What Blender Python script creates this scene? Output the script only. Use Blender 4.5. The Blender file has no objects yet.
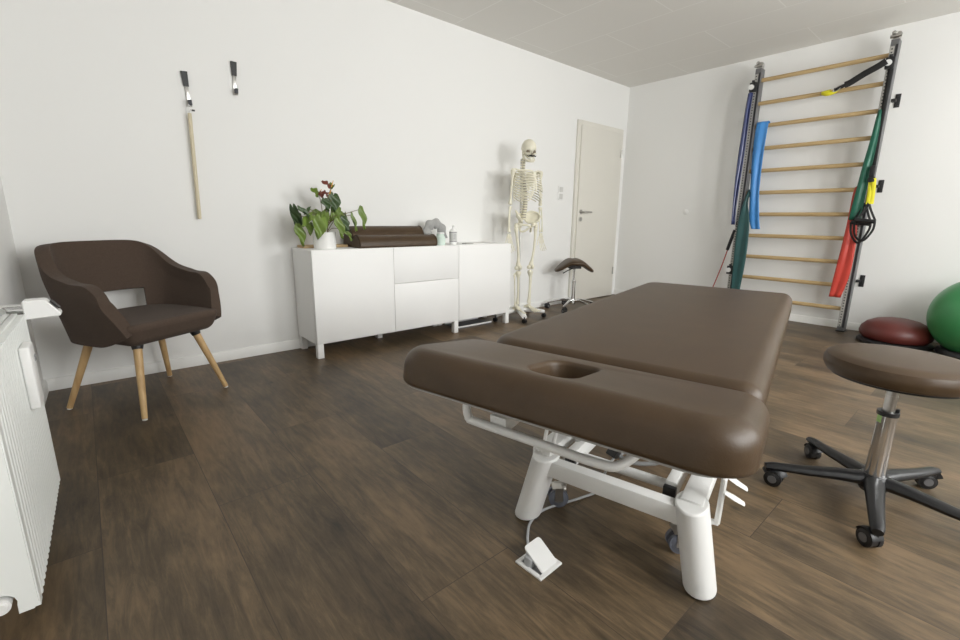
import bpy, bmesh, math, random
from mathutils import Vector, Matrix, Euler
random.seed(7)
PI = math.pi
C = bpy.context.scene.collection
R = math.radians

# ------------------------------------------------------------------ materials
def new_mat(name):
    m = bpy.data.materials.new(name); m.use_nodes = True
    nt = m.node_tree; b = nt.nodes['Principled BSDF']
    return m, nt, b

def mat(name, col, rough=.5, metal=0.0, bump=0.0, bscale=200.0, vary=0.0, vscale=8.0, spec=.5, trans=0.0, sheen=0.0, coat=0.0, stretch=(1, 1, 1)):
    m, nt, b = new_mat(name)
    b.inputs['Base Color'].default_value = (*col, 1)
    b.inputs['Roughness'].default_value = rough
    b.inputs['Metallic'].default_value = metal
    b.inputs['Specular IOR Level'].default_value = spec
    b.inputs['Sheen Weight'].default_value = sheen
    b.inputs['Coat Weight'].default_value = coat
    b.inputs['Transmission Weight'].default_value = trans
    tc = nt.nodes.new('ShaderNodeTexCoord')
    mp = nt.nodes.new('ShaderNodeMapping'); mp.inputs['Scale'].default_value = stretch
    nt.links.new(tc.outputs['Object'], mp.inputs['Vector'])
    if vary > 0:
        n = nt.nodes.new('ShaderNodeTexNoise'); n.inputs['Scale'].default_value = vscale; n.inputs['Detail'].default_value = 5
        nt.links.new(mp.outputs[0], n.inputs['Vector'])
        mx = nt.nodes.new('ShaderNodeMix'); mx.data_type = 'RGBA'
        mx.inputs['A'].default_value = (*[c * (1 - vary) for c in col], 1)
        mx.inputs['B'].default_value = (*[min(1, c * (1 + vary)) for c in col], 1)
        nt.links.new(n.outputs['Fac'], mx.inputs['Factor']); nt.links.new(mx.outputs['Result'], b.inputs['Base Color'])
    if bump > 0:
        n2 = nt.nodes.new('ShaderNodeTexNoise'); n2.inputs['Scale'].default_value = bscale; n2.inputs['Detail'].default_value = 3
        nt.links.new(mp.outputs[0], n2.inputs['Vector'])
        bp = nt.nodes.new('ShaderNodeBump'); bp.inputs['Strength'].default_value = bump; bp.inputs['Distance'].default_value = .002
        nt.links.new(n2.outputs['Fac'], bp.inputs['Height']); nt.links.new(bp.outputs[0], b.inputs['Normal'])
    return m

def floor_mat():
    m, nt, b = new_mat('dark_wood_planks')
    N, L = nt.nodes.new, nt.links.new
    tc = N('ShaderNodeTexCoord')
    mp = N('ShaderNodeMapping'); mp.inputs['Rotation'].default_value = (0, 0, PI / 2); mp.inputs['Location'].default_value = (0.37, .083, 0)
    L(tc.outputs['Object'], mp.inputs['Vector'])
    br = N('ShaderNodeTexBrick'); br.offset = .37; br.offset_frequency = 2
    br.inputs['Scale'].default_value = 1; br.inputs['Brick Width'].default_value = 1.22; br.inputs['Row Height'].default_value = .305
    br.inputs['Mortar Size'].default_value = .0012; br.inputs['Mortar Smooth'].default_value = .2; br.inputs['Bias'].default_value = 0
    br.inputs['Color1'].default_value = (0, 0, 0, 1); br.inputs['Color2'].default_value = (1, 1, 1, 1); br.inputs['Mortar'].default_value = (.3, .3, .3, 1)
    L(mp.outputs[0], br.inputs['Vector'])
    # grain along the planks
    mg = N('ShaderNodeMapping'); mg.inputs['Scale'].default_value = (14, 1.6, 1)
    L(tc.outputs['Object'], mg.inputs['Vector'])
    add = N('ShaderNodeVectorMath'); add.operation = 'MULTIPLY_ADD'; add.inputs[1].default_value = (7, 9, 3)
    L(br.outputs['Color'], add.inputs[0]); L(mg.outputs[0], add.inputs[2])
    g = N('ShaderNodeTexNoise'); g.inputs['Scale'].default_value = 2.6; g.inputs['Detail'].default_value = 12; g.inputs['Roughness'].default_value = .78; g.inputs['Distortion'].default_value = .7
    L(add.outputs[0], g.inputs['Vector'])
    mb_ = N('ShaderNodeMapping'); mb_.inputs['Scale'].default_value = (2.6, 1.1, 1); L(tc.outputs['Object'], mb_.inputs['Vector'])
    add2 = N('ShaderNodeVectorMath'); add2.operation = 'MULTIPLY_ADD'; add2.inputs[1].default_value = (5, 3, 3)
    L(br.outputs['Color'], add2.inputs[0]); L(mb_.outputs[0], add2.inputs[2])
    bl = N('ShaderNodeTexNoise'); bl.inputs['Scale'].default_value = 1.5; bl.inputs['Detail'].default_value = 6; bl.inputs['Roughness'].default_value = .62
    L(add2.outputs[0], bl.inputs['Vector'])
    s1 = N('ShaderNodeMath'); s1.operation = 'MULTIPLY_ADD'; s1.inputs[1].default_value = .62
    L(g.outputs['Fac'], s1.inputs[0])
    s2 = N('ShaderNodeMath'); s2.operation = 'MULTIPLY'; s2.inputs[1].default_value = .60; L(bl.outputs['Fac'], s2.inputs[0]); L(s2.outputs[0], s1.inputs[2])
    sep = N('ShaderNodeSeparateColor'); L(br.outputs['Color'], sep.inputs[0])
    s3 = N('ShaderNodeMath'); s3.operation = 'MULTIPLY_ADD'; s3.inputs[1].default_value = .10; L(sep.outputs[0], s3.inputs[0]); L(s1.outputs[0], s3.inputs[2])
    cr = N('ShaderNodeValToRGB'); e = cr.color_ramp.elements
    e[0].position = .43; e[0].color = (.018, .0125, .0085, 1)
    e[1].position = .77; e[1].color = (.175, .118, .066, 1)
    k = e.new(.54); k.color = (.052, .0365, .0215, 1)
    k = e.new(.64); k.color = (.094, .066, .037, 1)
    L(s3.outputs[0], cr.inputs['Fac'])
    # fine saw marks across the grain
    ms = N('ShaderNodeMapping'); ms.inputs['Scale'].default_value = (60, 9, 1); L(tc.outputs['Object'], ms.inputs['Vector'])
    sm = N('ShaderNodeTexNoise'); sm.inputs['Scale'].default_value = 1.0; sm.inputs['Detail'].default_value = 3; L(ms.outputs[0], sm.inputs['Vector'])
    mr = N('ShaderNodeMapRange'); mr.inputs['From Min'].default_value = .3; mr.inputs['From Max'].default_value = .7; mr.inputs['To Min'].default_value = .86; mr.inputs['To Max'].default_value = 1.14
    L(sm.outputs['Fac'], mr.inputs['Value'])
    mul = N('ShaderNodeVectorMath'); mul.operation = 'SCALE'; L(cr.outputs['Color'], mul.inputs[0]); L(mr.outputs[0], mul.inputs['Scale'])
    # knots
    kn = N('ShaderNodeTexVoronoi'); kn.inputs['Scale'].default_value = 2.3
    mk = N('ShaderNodeMapping'); mk.inputs['Scale'].default_value = (1.6, 1, 1); L(tc.outputs['Object'], mk.inputs['Vector']); L(mk.outputs[0], kn.inputs['Vector'])
    kr = N('ShaderNodeMapRange'); kr.inputs['From Min'].default_value = .018; kr.inputs['From Max'].default_value = .06; kr.inputs['To Min'].default_value = .35; kr.inputs['To Max'].default_value = 1
    L(kn.outputs['Distance'], kr.inputs['Value'])
    mul2 = N('ShaderNodeVectorMath'); mul2.operation = 'SCALE'; L(mul.outputs[0], mul2.inputs[0]); L(kr.outputs[0], mul2.inputs['Scale'])
    dk = N('ShaderNodeMix'); dk.data_type = 'RGBA'; dk.inputs['B'].default_value = (.045, .032, .022, 1)
    L(br.outputs['Fac'], dk.inputs['Factor']); L(mul2.outputs[0], dk.inputs['A']); L(dk.outputs['Result'], b.inputs['Base Color'])
    rr = N('ShaderNodeMapRange'); rr.inputs['To Min'].default_value = .36; rr.inputs['To Max'].default_value = .56; L(g.outputs['Fac'], rr.inputs['Value']); L(rr.outputs[0], b.inputs['Roughness'])
    b.inputs['Specular IOR Level'].default_value = .5
    bp = N('ShaderNodeBump'); bp.inputs['Strength'].default_value = .25; bp.inputs['Distance'].default_value = .002
    L(s1.outputs[0], bp.inputs['Height']); L(bp.outputs[0], b.inputs['Normal'])
    return m

def ceiling_mat():
    m, nt, b = new_mat('white_ceiling_panels')
    N, L = nt.nodes.new, nt.links.new
    tc = N('ShaderNodeTexCoord'); mp = N('ShaderNodeMapping'); mp.inputs['Rotation'].default_value = (0, 0, PI / 2)
    mp.inputs['Location'].default_value = (.20, .19, 0)
    L(tc.outputs['Object'], mp.inputs['Vector'])
    br = N('ShaderNodeTexBrick'); br.offset = .5; br.inputs['Scale'].default_value = 1
    br.inputs['Brick Width'].default_value = 1.2; br.inputs['Row Height'].default_value = .55; br.inputs['Mortar Size'].default_value = .006; br.inputs['Mortar Smooth'].default_value = .6
    br.inputs['Color1'].default_value = (.76, .745, .71, 1); br.inputs['Color2'].default_value = (.75, .735, .70, 1); br.inputs['Mortar'].default_value = (.84, .83, .80, 1)
    L(mp.outputs[0], br.inputs['Vector']); L(br.outputs['Color'], b.inputs['Base Color'])
    b.inputs['Roughness'].default_value = .7
    return m

def wood_mat(name, c1, c2, axis=2, rough=.45):
    m, nt, b = new_mat(name)
    N, L = nt.nodes.new, nt.links.new
    sc = [30, 30, 30]; sc[axis] = 2.5
    tc = N('ShaderNodeTexCoord'); mp = N('ShaderNodeMapping'); mp.inputs['Scale'].default_value = sc
    L(tc.outputs['Object'], mp.inputs['Vector'])
    n = N('ShaderNodeTexNoise'); n.inputs['Scale'].default_value = 1.6; n.inputs['Detail'].default_value = 4; L(mp.outputs[0], n.inputs['Vector'])
    cr = N('ShaderNodeValToRGB'); cr.color_ramp.elements[0].position = .3; cr.color_ramp.elements[1].position = .7
    cr.color_ramp.elements[0].color = (*c1, 1); cr.color_ramp.elements[1].color = (*c2, 1)
    L(n.outputs['Fac'], cr.inputs['Fac']); L(cr.outputs['Color'], b.inputs['Base Color']); b.inputs['Roughness'].default_value = rough
    return m

def glass_mat():
    m = bpy.data.materials.new('window_glass'); m.use_nodes = True; nt = m.node_tree; nt.nodes.clear()
    o = nt.nodes.new('ShaderNodeOutputMaterial'); mx = nt.nodes.new('ShaderNodeMixShader'); t = nt.nodes.new('ShaderNodeBsdfTransparent'); g = nt.nodes.new('ShaderNodeBsdfGlossy')
    g.inputs['Roughness'].default_value = .02; mx.inputs[0].default_value = .07
    nt.links.new(t.outputs[0], mx.inputs[1]); nt.links.new(g.outputs[0], mx.inputs[2]); nt.links.new(mx.outputs[0], o.inputs[0])
    return m

def scale_mat():   # upright face with a column of punched holes
    m, nt, b = new_mat('punched_grey_steel')
    N, L = nt.nodes.new, nt.links.new
    tc = N('ShaderNodeTexCoord'); sp = N('ShaderNodeSeparateXYZ'); L(tc.outputs['Object'], sp.inputs[0])
    a = N('ShaderNodeMath'); a.operation = 'MULTIPLY'; a.inputs[1].default_value = 40; L(sp.outputs['Z'], a.inputs[0])
    f = N('ShaderNodeMath'); f.operation = 'FRACT'; L(a.outputs[0], f.inputs[0])
    g = N('ShaderNodeMath'); g.operation = 'GREATER_THAN'; g.inputs[1].default_value = .58; L(f.outputs[0], g.inputs[0])
    y = N('ShaderNodeMath'); y.operation = 'ABSOLUTE'; L(sp.outputs['Y'], y.inputs[0])
    h = N('ShaderNodeMath'); h.operation = 'LESS_THAN'; h.inputs[1].default_value = .0055; L(y.outputs[0], h.inputs[0])
    mm = N('ShaderNodeMath'); mm.operation = 'MULTIPLY'; L(g.outputs[0], mm.inputs[0]); L(h.outputs[0], mm.inputs[1])
    mx = N('ShaderNodeMix'); mx.data_type = 'RGBA'; mx.inputs['A'].default_value = (.42, .41, .38, 1); mx.inputs['B'].default_value = (.06, .06, .06, 1)
    L(mm.outputs[0], mx.inputs['Factor']); L(mx.outputs['Result'], b.inputs['Base Color'])
    b.inputs['Roughness'].default_value = .45; b.inputs['Metallic'].default_value = .2
    return m

M = dict(
    wall=mat('white_wall_paint', (.80, .80, .785), .75, bump=.12, bscale=90),
    trim=mat('white_trim', (.80, .80, .78), .45),
    door=mat('white_door_lacquer', (.70, .68, .62), .4),
    frame=mat('white_window_frame', (.8, .8, .8), .35),
    cabinet=mat('white_cabinet_foil', (.85, .85, .84), .55),
    radiator=mat('white_radiator_enamel', (.80, .82, .80), .35),
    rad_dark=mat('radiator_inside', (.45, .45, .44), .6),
    white_steel=mat('white_powder_coat', (.74, .74, .725), .32),
    plastic_white=mat('white_plastic', (.80, .80, .79), .35),
    pale_board=mat('pale_grey_board', (.32, .31, .29), .5),
    leather=mat('brown_vinyl_leather', (.060, .036, .0175), .42, bump=.16, bscale=350, vary=.28, vscale=10, spec=.36),
    fabric=mat('dark_brown_woven_fabric', (.074, .052, .039), .92, bump=.7, bscale=420, vary=.28, vscale=160, sheen=.05, spec=.2),
    chrome=mat('chrome', (.78, .78, .78), .12, metal=1),
    steel=mat('brushed_steel', (.55, .54, .52), .3, metal=1),
    black=mat('black_plastic', (.012, .012, .013), .42),
    black_gloss=mat('black_stool_base', (.008, .008, .009), .38),
    rubber=mat('dark_grey_rubber', (.05, .052, .06), .6),
    grey_rubber=mat('blue_grey_wheel', (.12, .13, .16), .5),
    oak=wood_mat('light_oak_leg', (.46, .29, .13), (.60, .41, .20), 2),
    rung=wood_mat('beech_rung', (.40, .28, .13), (.50, .36, .18), 1),
    bamboo=wood_mat('bamboo', (.45, .30, .15), (.58, .42, .23), 0),
    pot=mat('white_ceramic', (.82, .82, .80), .25),
    soil=mat('dark_soil', (.03, .018, .01), .9, bump=1, bscale=60, vary=.5, vscale=60),
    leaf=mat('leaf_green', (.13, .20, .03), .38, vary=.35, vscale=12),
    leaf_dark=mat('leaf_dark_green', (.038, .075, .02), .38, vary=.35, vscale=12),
    stem=mat('plant_stem', (.14, .11, .04), .5),
    spathe=mat('red_brown_spathe', (.17, .05, .035), .35, vary=.4, vscale=20),
    spadix=mat('orange_spadix', (.65, .33, .06), .5),
    bone=mat('ivory_bone_plastic', (.74, .71, .58), .5, vary=.12, vscale=20),
    socket_shade=mat('bone_hollow_shade', (.16, .13, .09), .7),  # shade of the skull openings, put into the colour
    moustache=mat('black_felt', (.008, .008, .008), .9),
    upright=mat('dark_grey_steel', (.16, .16, .165), .45, metal=.3),
    upright_dark=mat('black_steel_channel', (.02, .02, .022), .45),
    punched=scale_mat(),
    blue=mat('light_blue_latex', (.06, .26, .62), .45, vary=.2, vscale=8),
    navy=mat('translucent_blue_latex', (.05, .065, .17), .22, vary=.5, vscale=14, stretch=(1, 1, .3)),
    teal=mat('dark_teal_latex', (.018, .075, .075), .45, vary=.3, vscale=8),
    green_band=mat('green_latex', (.008, .115, .07), .45, vary=.2, vscale=8),
    red_band=mat('red_latex', (.50, .045, .028), .45, vary=.15, vscale=10),
    black_web=mat('black_webbing', (.012, .012, .012), .8),
    yellow=mat('yellow_webbing', (.72, .66, .02), .6),
    red_cord=mat('red_rubber_cord', (.35, .03, .02), .5),
    ball=mat('green_gym_ball_vinyl', (.045, .25, .085), .32),
    dome=mat('dark_red_vinyl', (.10, .018, .014), .42),
    grey_cloth=mat('grey_foam', (.34, .34, .33), .85, vary=.25, vscale=30),
    mint=mat('mint_tinted_glass', (.66, .78, .71), .2),
    label_grey=mat('grey_label_print', (.28, .28, .28), .5),
    paper=mat('grey_green_card', (.35, .36, .33), .6),
    cable=mat('grey_cable', (.42, .43, .44), .45),
    glass=glass_mat(), floor=floor_mat(), ceiling=ceiling_mat(),
)

# ------------------------------------------------------------------ mesh helpers
class MB:
    def __init__(s): s.bm = bmesh.new()
    def _tag(s, verts, mtx):
        bmesh.ops.transform(s.bm, matrix=mtx, verts=verts)
    def box(s, c, size, rot=(0, 0, 0), bev=0.0, seg=2):
        r = bmesh.ops.create_cube(s.bm, size=1.0); vs = r['verts']
        bmesh.ops.scale(s.bm, vec=size, verts=vs)
        if bev > 0:
            es = list({e for v in vs for e in v.link_edges})
            rr = bmesh.ops.bevel(s.bm, geom=es, offset=bev, segments=seg, profile=.5, affect='EDGES')
            vs = list({v for f in rr['faces'] for v in f.verts} | {v for v in vs if v.is_valid})
        mt = Matrix.Translation(c) @ Euler(rot).to_matrix().to_4x4()
        s._tag(vs, mt); return s
    def cyl(s, p0, p1, r0, r1=None, seg=24, sy=1.0):
        r1 = r0 if r1 is None else r1
        p0, p1 = Vector(p0), Vector(p1); d = p1 - p0
        r = bmesh.ops.create_cone(s.bm, cap_ends=True, segments=seg, radius1=r0, radius2=r1, depth=d.length)
        if sy != 1: bmesh.ops.scale(s.bm, vec=(1, sy, 1), verts=r['verts'])
        mt = Matrix.Translation((p0 + p1) / 2) @ d.to_track_quat('Z', 'Y').to_matrix().to_4x4()
        s._tag(r['verts'], mt); return s
    def sph(s, c, r, scale=(1, 1, 1), rot=(0, 0, 0), u=20, v=14):
        q = bmesh.ops.create_uvsphere(s.bm, u_segments=u, v_segments=v, radius=r)
        bmesh.ops.scale(s.bm, vec=scale, verts=q['verts'])
        s._tag(q['verts'], Matrix.Translation(c) @ Euler(rot).to_matrix().to_4x4()); return s
    def tube(s, pts, r, seg=10, closed=False, flat=None, up=None):
        pts = [Vector(p) for p in pts]; n = len(pts); rs = r if isinstance(r, (list, tuple)) else [r] * n
        rings = []; nrm = None
        for i, p in enumerate(pts):
            if closed: t = (pts[(i + 1) % n] - pts[i - 1])
            else: t = pts[min(i + 1, n - 1)] - pts[max(i - 1, 0)]
            t.normalize()
            if up is not None: nrm = Vector(up)
            elif nrm is None:
                nrm = t.orthogonal()
            nrm = (nrm - t * nrm.dot(t))
            if nrm.length < 1e-6: nrm = t.orthogonal()
            nrm.normalize(); bi = t.cross(nrm)
            ring = []
            for k in range(seg):
                a = 2 * PI * k / seg; ca, sa = math.cos(a), math.sin(a)
                if flat: off = nrm * ca * rs[i] * flat[0] + bi * sa * rs[i] * flat[1]
                else: off = (nrm * ca + bi * sa) * rs[i]
                ring.append(s.bm.verts.new(p + off))
            rings.append(ring)
        m = n if closed else n - 1
        for i in range(m):
            a, b = rings[i], rings[(i + 1) % n]
            for k in range(seg):
                s.bm.faces.new((a[k], a[(k + 1) % seg], b[(k + 1) % seg], b[k]))
        if not closed:
            s.bm.faces.new(list(reversed(rings[0]))); s.bm.faces.new(rings[-1])
        return s
    def lathe(s, prof, c=(0, 0, 0), seg=40, axis='Z', cap=True):
        rings = []
        for r, z in prof:
            ring = []
            for k in range(seg):
                a = 2 * PI * k / seg; x, y = r * math.cos(a), r * math.sin(a)
                v = {'Z': (x, y, z), 'Y': (x, z, y), 'X': (z, x, y)}[axis]
                ring.append(s.bm.verts.new(Vector(c) + Vector(v)))
            rings.append(ring)
        for a, b in zip(rings, rings[1:]):
            for k in range(seg): s.bm.faces.new((a[k], a[(k + 1) % seg], b[(k + 1) % seg], b[k]))
        if cap:
            s.bm.faces.new(list(reversed(rings[0]))); s.bm.faces.new(rings[-1])
        return s
    def prism(s, poly, depth, mtx=Matrix.Identity(4)):
        """poly in local XY, extruded along +Z by depth, then transformed"""
        a = [s.bm.verts.new(mtx @ Vector((x, y, 0))) for x, y in poly]
        b = [s.bm.verts.new(mtx @ Vector((x, y, depth))) for x, y in poly]
        n = len(poly)
        s.bm.faces.new(list(reversed(a))); s.bm.faces.new(b)
        for k in range(n): s.bm.faces.new((a[k], a[(k + 1) % n], b[(k + 1) % n], b[k]))
        return s
    def build(s, name, material, parent=None, ang=35, loc=(0, 0, 0), rot=(0, 0, 0)):
        bmesh.ops.recalc_face_normals(s.bm, faces=s.bm.faces[:])
        lim = R(ang)
        for f in s.bm.faces: f.smooth = True
        for e in s.bm.edges:
            if len(e.link_faces) == 2: e.smooth = e.calc_face_angle(0) < lim
        me = bpy.data.meshes.new(name); s.bm.to_mesh(me); s.bm.free()
        me.materials.append(material)
        o = bpy.data.objects.new(name, me); C.objects.link(o)
        o.location = loc; o.rotation_euler = rot
        if parent: o.parent = parent
        return o

def empty(name, loc=(0, 0, 0), rz=0.0):
    o = bpy.data.objects.new(name, None); C.objects.link(o); o.location = loc; o.rotation_euler = (0, 0, rz); o.empty_display_size = .1
    return o
def tag(o, label=None, cat=None, group=None, kind=None):
    if label: o['label'] = label
    if cat: o['category'] = cat
    if group: o['group'] = group
    if kind: o['kind'] = kind
    return o
def bake(o):
    """apply the modifiers of o"""
    dg = bpy.context.evaluated_depsgraph_get(); dg.update()
    me = bpy.data.meshes.new_from_object(o.evaluated_get(dg)); o.modifiers.clear(); old = o.data; o.data = me
    bpy.data.meshes.remove(old); return o
def smooth_pts(pts, n=8, closed=False):
    P = [Vector(p) for p in pts]; out = []; N = len(P)
    rng = N if closed else N - 1
    for i in range(rng):
        p0 = P[(i - 1) % N] if closed or i > 0 else P[0]
        p1 = P[i]; p2 = P[(i + 1) % N]; p3 = P[(i + 2) % N] if closed or i + 2 < N else P[-1]
        for k in range(n):
            t = k / n
            out.append(.5 * ((2 * p1) + (p2 - p0) * t + (2 * p0 - 5 * p1 + 4 * p2 - p3) * t * t + (-p0 + 3 * p1 - 3 * p2 + p3) * t ** 3))
    if not closed: out.append(P[-1])
    return out
def round_rect(x0, x1, y0, y1, r, n=6):
    rs = r if isinstance(r, (list, tuple)) else (r, r, r, r)
    out = []
    for (cx, cy, a0, q) in ((x1 - rs[0], y1 - rs[0], 0, rs[0]), (x0 + rs[1], y1 - rs[1], 90, rs[1]), (x0 + rs[2], y0 + rs[2], 180, rs[2]), (x1 - rs[3], y0 + rs[3], 270, rs[3])):
        for k in range(n + 1):
            a = R(a0 + 90 * k / n); out.append((cx + q * math.cos(a), cy + q * math.sin(a)))
    return out
def copy_tree(o, parent=None):
    c = o.copy(); C.objects.link(c); c.parent = parent
    for ch in list(o.children): copy_tree(ch, c)
    return c

# ------------------------------------------------------------------ room
YA, XB, ZC = 3.333, 5.245, 2.53
CORN = Vector((-.276, 3.333, 0)); TL = -R(1.45); YR = -1.6
tag(MB().box((2.4, .85, -.05), (6.4, 5.4, .1)).build('floor', M['floor']), 'dark brown wood plank floor', 'floor', kind='structure')
tag(MB().box((2.4, .85, ZC + .05), (6.4, 5.4, .1)).build('ceiling', M['ceiling']), 'pale grey white panelled ceiling with faint seams', 'ceiling', kind='structure')
tag(MB().box((2.4, YA + .075, ZC / 2), (6.2, .15, ZC)).build('wall_back', M['wall']), 'long white wall behind the cabinets', 'wall', kind='structure')
tag(MB().box((XB + .075, .85, ZC / 2), (.15, 5.4, ZC)).build('wall_right', M['wall']), 'white wall behind the wall bars', 'wall', kind='structure')
# left wall with one window opening (local frame: +x into the room, y along the wall, 0 at the corner)
lw = MB(); W1 = (-3.05, -1.52, .86, 2.25)
def wall_open(mb, a0, a1, wins, fix):
    """boxes around the openings; fix(a0,a1,z0,z1) makes one box"""
    xs = a0
    for (w0, w1, z0, z1) in wins:
        fix(xs, w0, 0, ZC); fix(w0, w1, 0, z0); fix(w0, w1, z1, ZC); xs = w1
    fix(xs, a1, 0, ZC)
wall_open(lw, -5.1, 0, [W1], lambda a, b, z0, z1: lw.box((-.09, (a + b) / 2, (z0 + z1) / 2), (.18, b - a, z1 - z0)))
tag(lw.build('wall_left', M['wall'], loc=CORN, rot=(0, 0, TL)), 'white wall behind the radiator', 'wall', kind='structure')
rw = MB(); RW = [(.8, 2.2, .85, 2.3), (2.75, 4.15, .85, 2.3)]
wall_open(rw, -.6, 5.35, RW, lambda a, b, z0, z1: rw.box(((a + b) / 2, YR - .1, (z0 + z1) / 2), (b - a, .2, z1 - z0)))
tag(rw.build('wall_rear', M['wall']), 'white window wall facing the long wall', 'wall', kind='structure')

def window(name, a0, a1, z0, z1, loc, rot, label, handle_at=None):
    """local: x along, y outwards is -, centred plane at y=0"""
    root = empty(name, loc); root.rotation_euler = (0, 0, rot); tag(root, label, 'window', kind='structure')
    f = MB(); t = .06
    for (x0, x1, y0, y1) in ((a0, a1, z0, z0 + t), (a0, a1, z1 - t, z1), (a0, a0 + t, z0 + t, z1 - t), (a1 - t, a1, z0 + t, z1 - t), ((a0 + a1) / 2 - .045, (a0 + a1) / 2 + .045, z0 + t, z1 - t)):
        f.box(((x0 + x1) / 2, 0, (y0 + y1) / 2), (x1 - x0, .07, y1 - y0), bev=.004)
    f.build('window_frame', M['frame'], root)
    MB().box(((a0 + a1) / 2, 0, (z0 + z1) / 2), (a1 - a0 - 2 * t, .008, z1 - z0 - 2 * t)).build('glass_pane', M['glass'], root)
    return root
w = window('window_1', *W1, tuple(CORN + Matrix.Rotation(TL, 3, 'Z') @ Vector((-.07, 0, 0))), TL + PI / 2, 'white framed window above the radiator')
MB().box(((W1[0] + W1[1]) / 2, .052, (W1[2] + W1[3]) / 2), (W1[1] - W1[0] - .02, .004, W1[3] - W1[2] - .02)).build('window_light_block', M['frame'], w)  # unseen opaque sheet, added to keep light from entering by this window
hb = MB().box((-1.57, -.045, .872), (.03, .02, .07), bev=.003); hb.tube([(-1.57, -.05, .88), (-1.57, -.1, .88), (-1.50, -.11, .852), (-1.47, -.19, .846)], .009, 8)
hb.build('window_handle', M['black'], w)
for i, q in enumerate(RW):
    window('window_%d' % (i + 2), *q, (0, YR - .1, 0), 0, ('white framed window in the rear wall, nearer the radiator side', 'white framed window in the rear wall, nearer the wall bars')[i])

def baseboard(name, p0, p1, nrm, label):
    p0, p1 = Vector(p0), Vector(p1); d = p1 - p0; L = d.length; ang = math.atan2(d.y, d.x)
    b = MB(); prof = [(0, 0), (.014, 0), (.014, .056), (.008, .066), (0, .068)]
    mt = Matrix.Translation(p0) @ Matrix.Rotation(ang, 4, 'Z') @ Matrix(((0, 0, 1, 0), (nrm, 0, 0, 0), (0, 1, 0, 0), (0, 0, 0, 1)))
    b.prism(prof, L, mt); tag(b.build(name, M['trim']), label, 'baseboard', kind='structure')
DX0, DX1, DZ = 4.262, 5.150, 2.035
baseboard('baseboard_back', (-.27, YA, 0), (DX0, YA, 0), -1, 'white baseboard along the long wall')
baseboard('baseboard_right', (XB, YR, 0), (XB, YA, 0), 1, 'white baseboard under the wall bars')
P0 = CORN + Matrix.Rotation(TL, 3, 'Z') @ Vector((0, -4.9, 0))
baseboard('baseboard_left', P0, CORN, -1, 'white baseboard behind the radiator')
baseboard('baseboard_rear', (-.35, YR, 0), (XB, YR, 0), 1, 'white baseboard along the window wall')

# door
d = empty('door_1', ((DX0 + DX1) / 2, YA, 0)); tag(d, 'closed off-white door with steel lever handle beside the corner', 'door', kind='structure')
hw = (DX1 - DX0) / 2
f = MB()
f.box((-hw + .03, -.012, DZ / 2), (.06, .024, DZ), bev=.004); f.box((hw - .03, -.012, DZ / 2), (.06, .024, DZ), bev=.004); f.box((0, -.012, DZ - .03), (2 * hw - .122, .024, .06), bev=.004)
f.build('door_frame', M['door'], d)
lf = MB().box((0, -.022, (DZ - .052) / 2 + .004), (2 * hw - .10, .040, DZ - .06), bev=.004).build('door_leaf', M['door'], d)
h = MB(); hx = -hw + .058 + .045
h.cyl((hx, -.042, 1.05), (hx, -.052, 1.05), .026); h.tube(smooth_pts([(hx, -.05, 1.05), (hx, -.088, 1.05), (hx + .03, -.098, 1.05), (hx + .135, -.098, 1.047)], 5), .0105, 12)
h.build('lever_handle', M['steel'], d)
h = MB(); h.cyl((hx, -.042, .968), (hx, -.050, .968), .026); h.box((hx, -.052, .96), (.012, .006, .03), bev=.002); h.build('lock_rosette', M['steel'], d)
for z in (.33, 1.75): MB().cyl((hw - .052, -.048, z - .045), (hw - .052, -.048, z + .045), .009, seg=12).build('hinge', M['steel'], d)

# light switch
s = empty('light_switch', (4.037, YA, 1.245)); tag(s, 'white double light switch on the wall left of the door', 'light switch')
MB().box((0, -.005, 0), (.08, .010, .152), bev=.003).build('cover_plate', M['plastic_white'], s)
for z in (-.036, .036): MB().box((0, -.012, z), (.056, .008, .056), rot=(.06, 0, 0), bev=.003).build('rocker', mat('switch_rocker', (.62, .62, .60), .4), s)
# white blank cap on right wall
tag(MB().lathe([(.03, 0), (.03, -.004), (.024, -.009), (.001, -.011)], (0, 0, 0), seg=28, axis='X').build('blanking_plate', M['plastic_white'], loc=(XB, 2.482, 1.06)), 'small round white blanking cap on the bare right-hand wall', 'wall cap')

# ------------------------------------------------------------------ radiator (local frame of the left wall)
rad = empty('radiator', CORN, TL); tag(rad, 'white ribbed panel radiator under the window at the left edge', 'radiator')
y0, y1, z0, z1 = -2.085, -1.465, .122, .665
n = 22; pts = []; pitch = (y1 - y0 - .03) / n
prof = [(.128, y0 + .001), (.150, y0 + .001), (.150, y0 + .014)]
for k in range(n):
    a = y0 + .015 + k * pitch
    prof += [(.150, a), (.150, a + pitch * .40), (.1472, a + pitch * .56), (.1472, a + pitch * .84)]
prof += [(.150, y1 - .014), (.150, y1 - .001), (.128, y1 - .001)]
b = MB(); b.prism(prof, z1 - z0, Matrix.Translation((0, 0, z0))); b.build('ribbed_front', M['radiator'], rad, ang=20)
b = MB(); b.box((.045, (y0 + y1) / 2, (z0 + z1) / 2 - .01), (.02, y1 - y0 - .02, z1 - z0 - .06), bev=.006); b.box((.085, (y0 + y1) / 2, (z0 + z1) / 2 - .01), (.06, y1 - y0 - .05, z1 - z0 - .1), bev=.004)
b.build('inner_panel', M['rad_dark'], rad)
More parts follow.
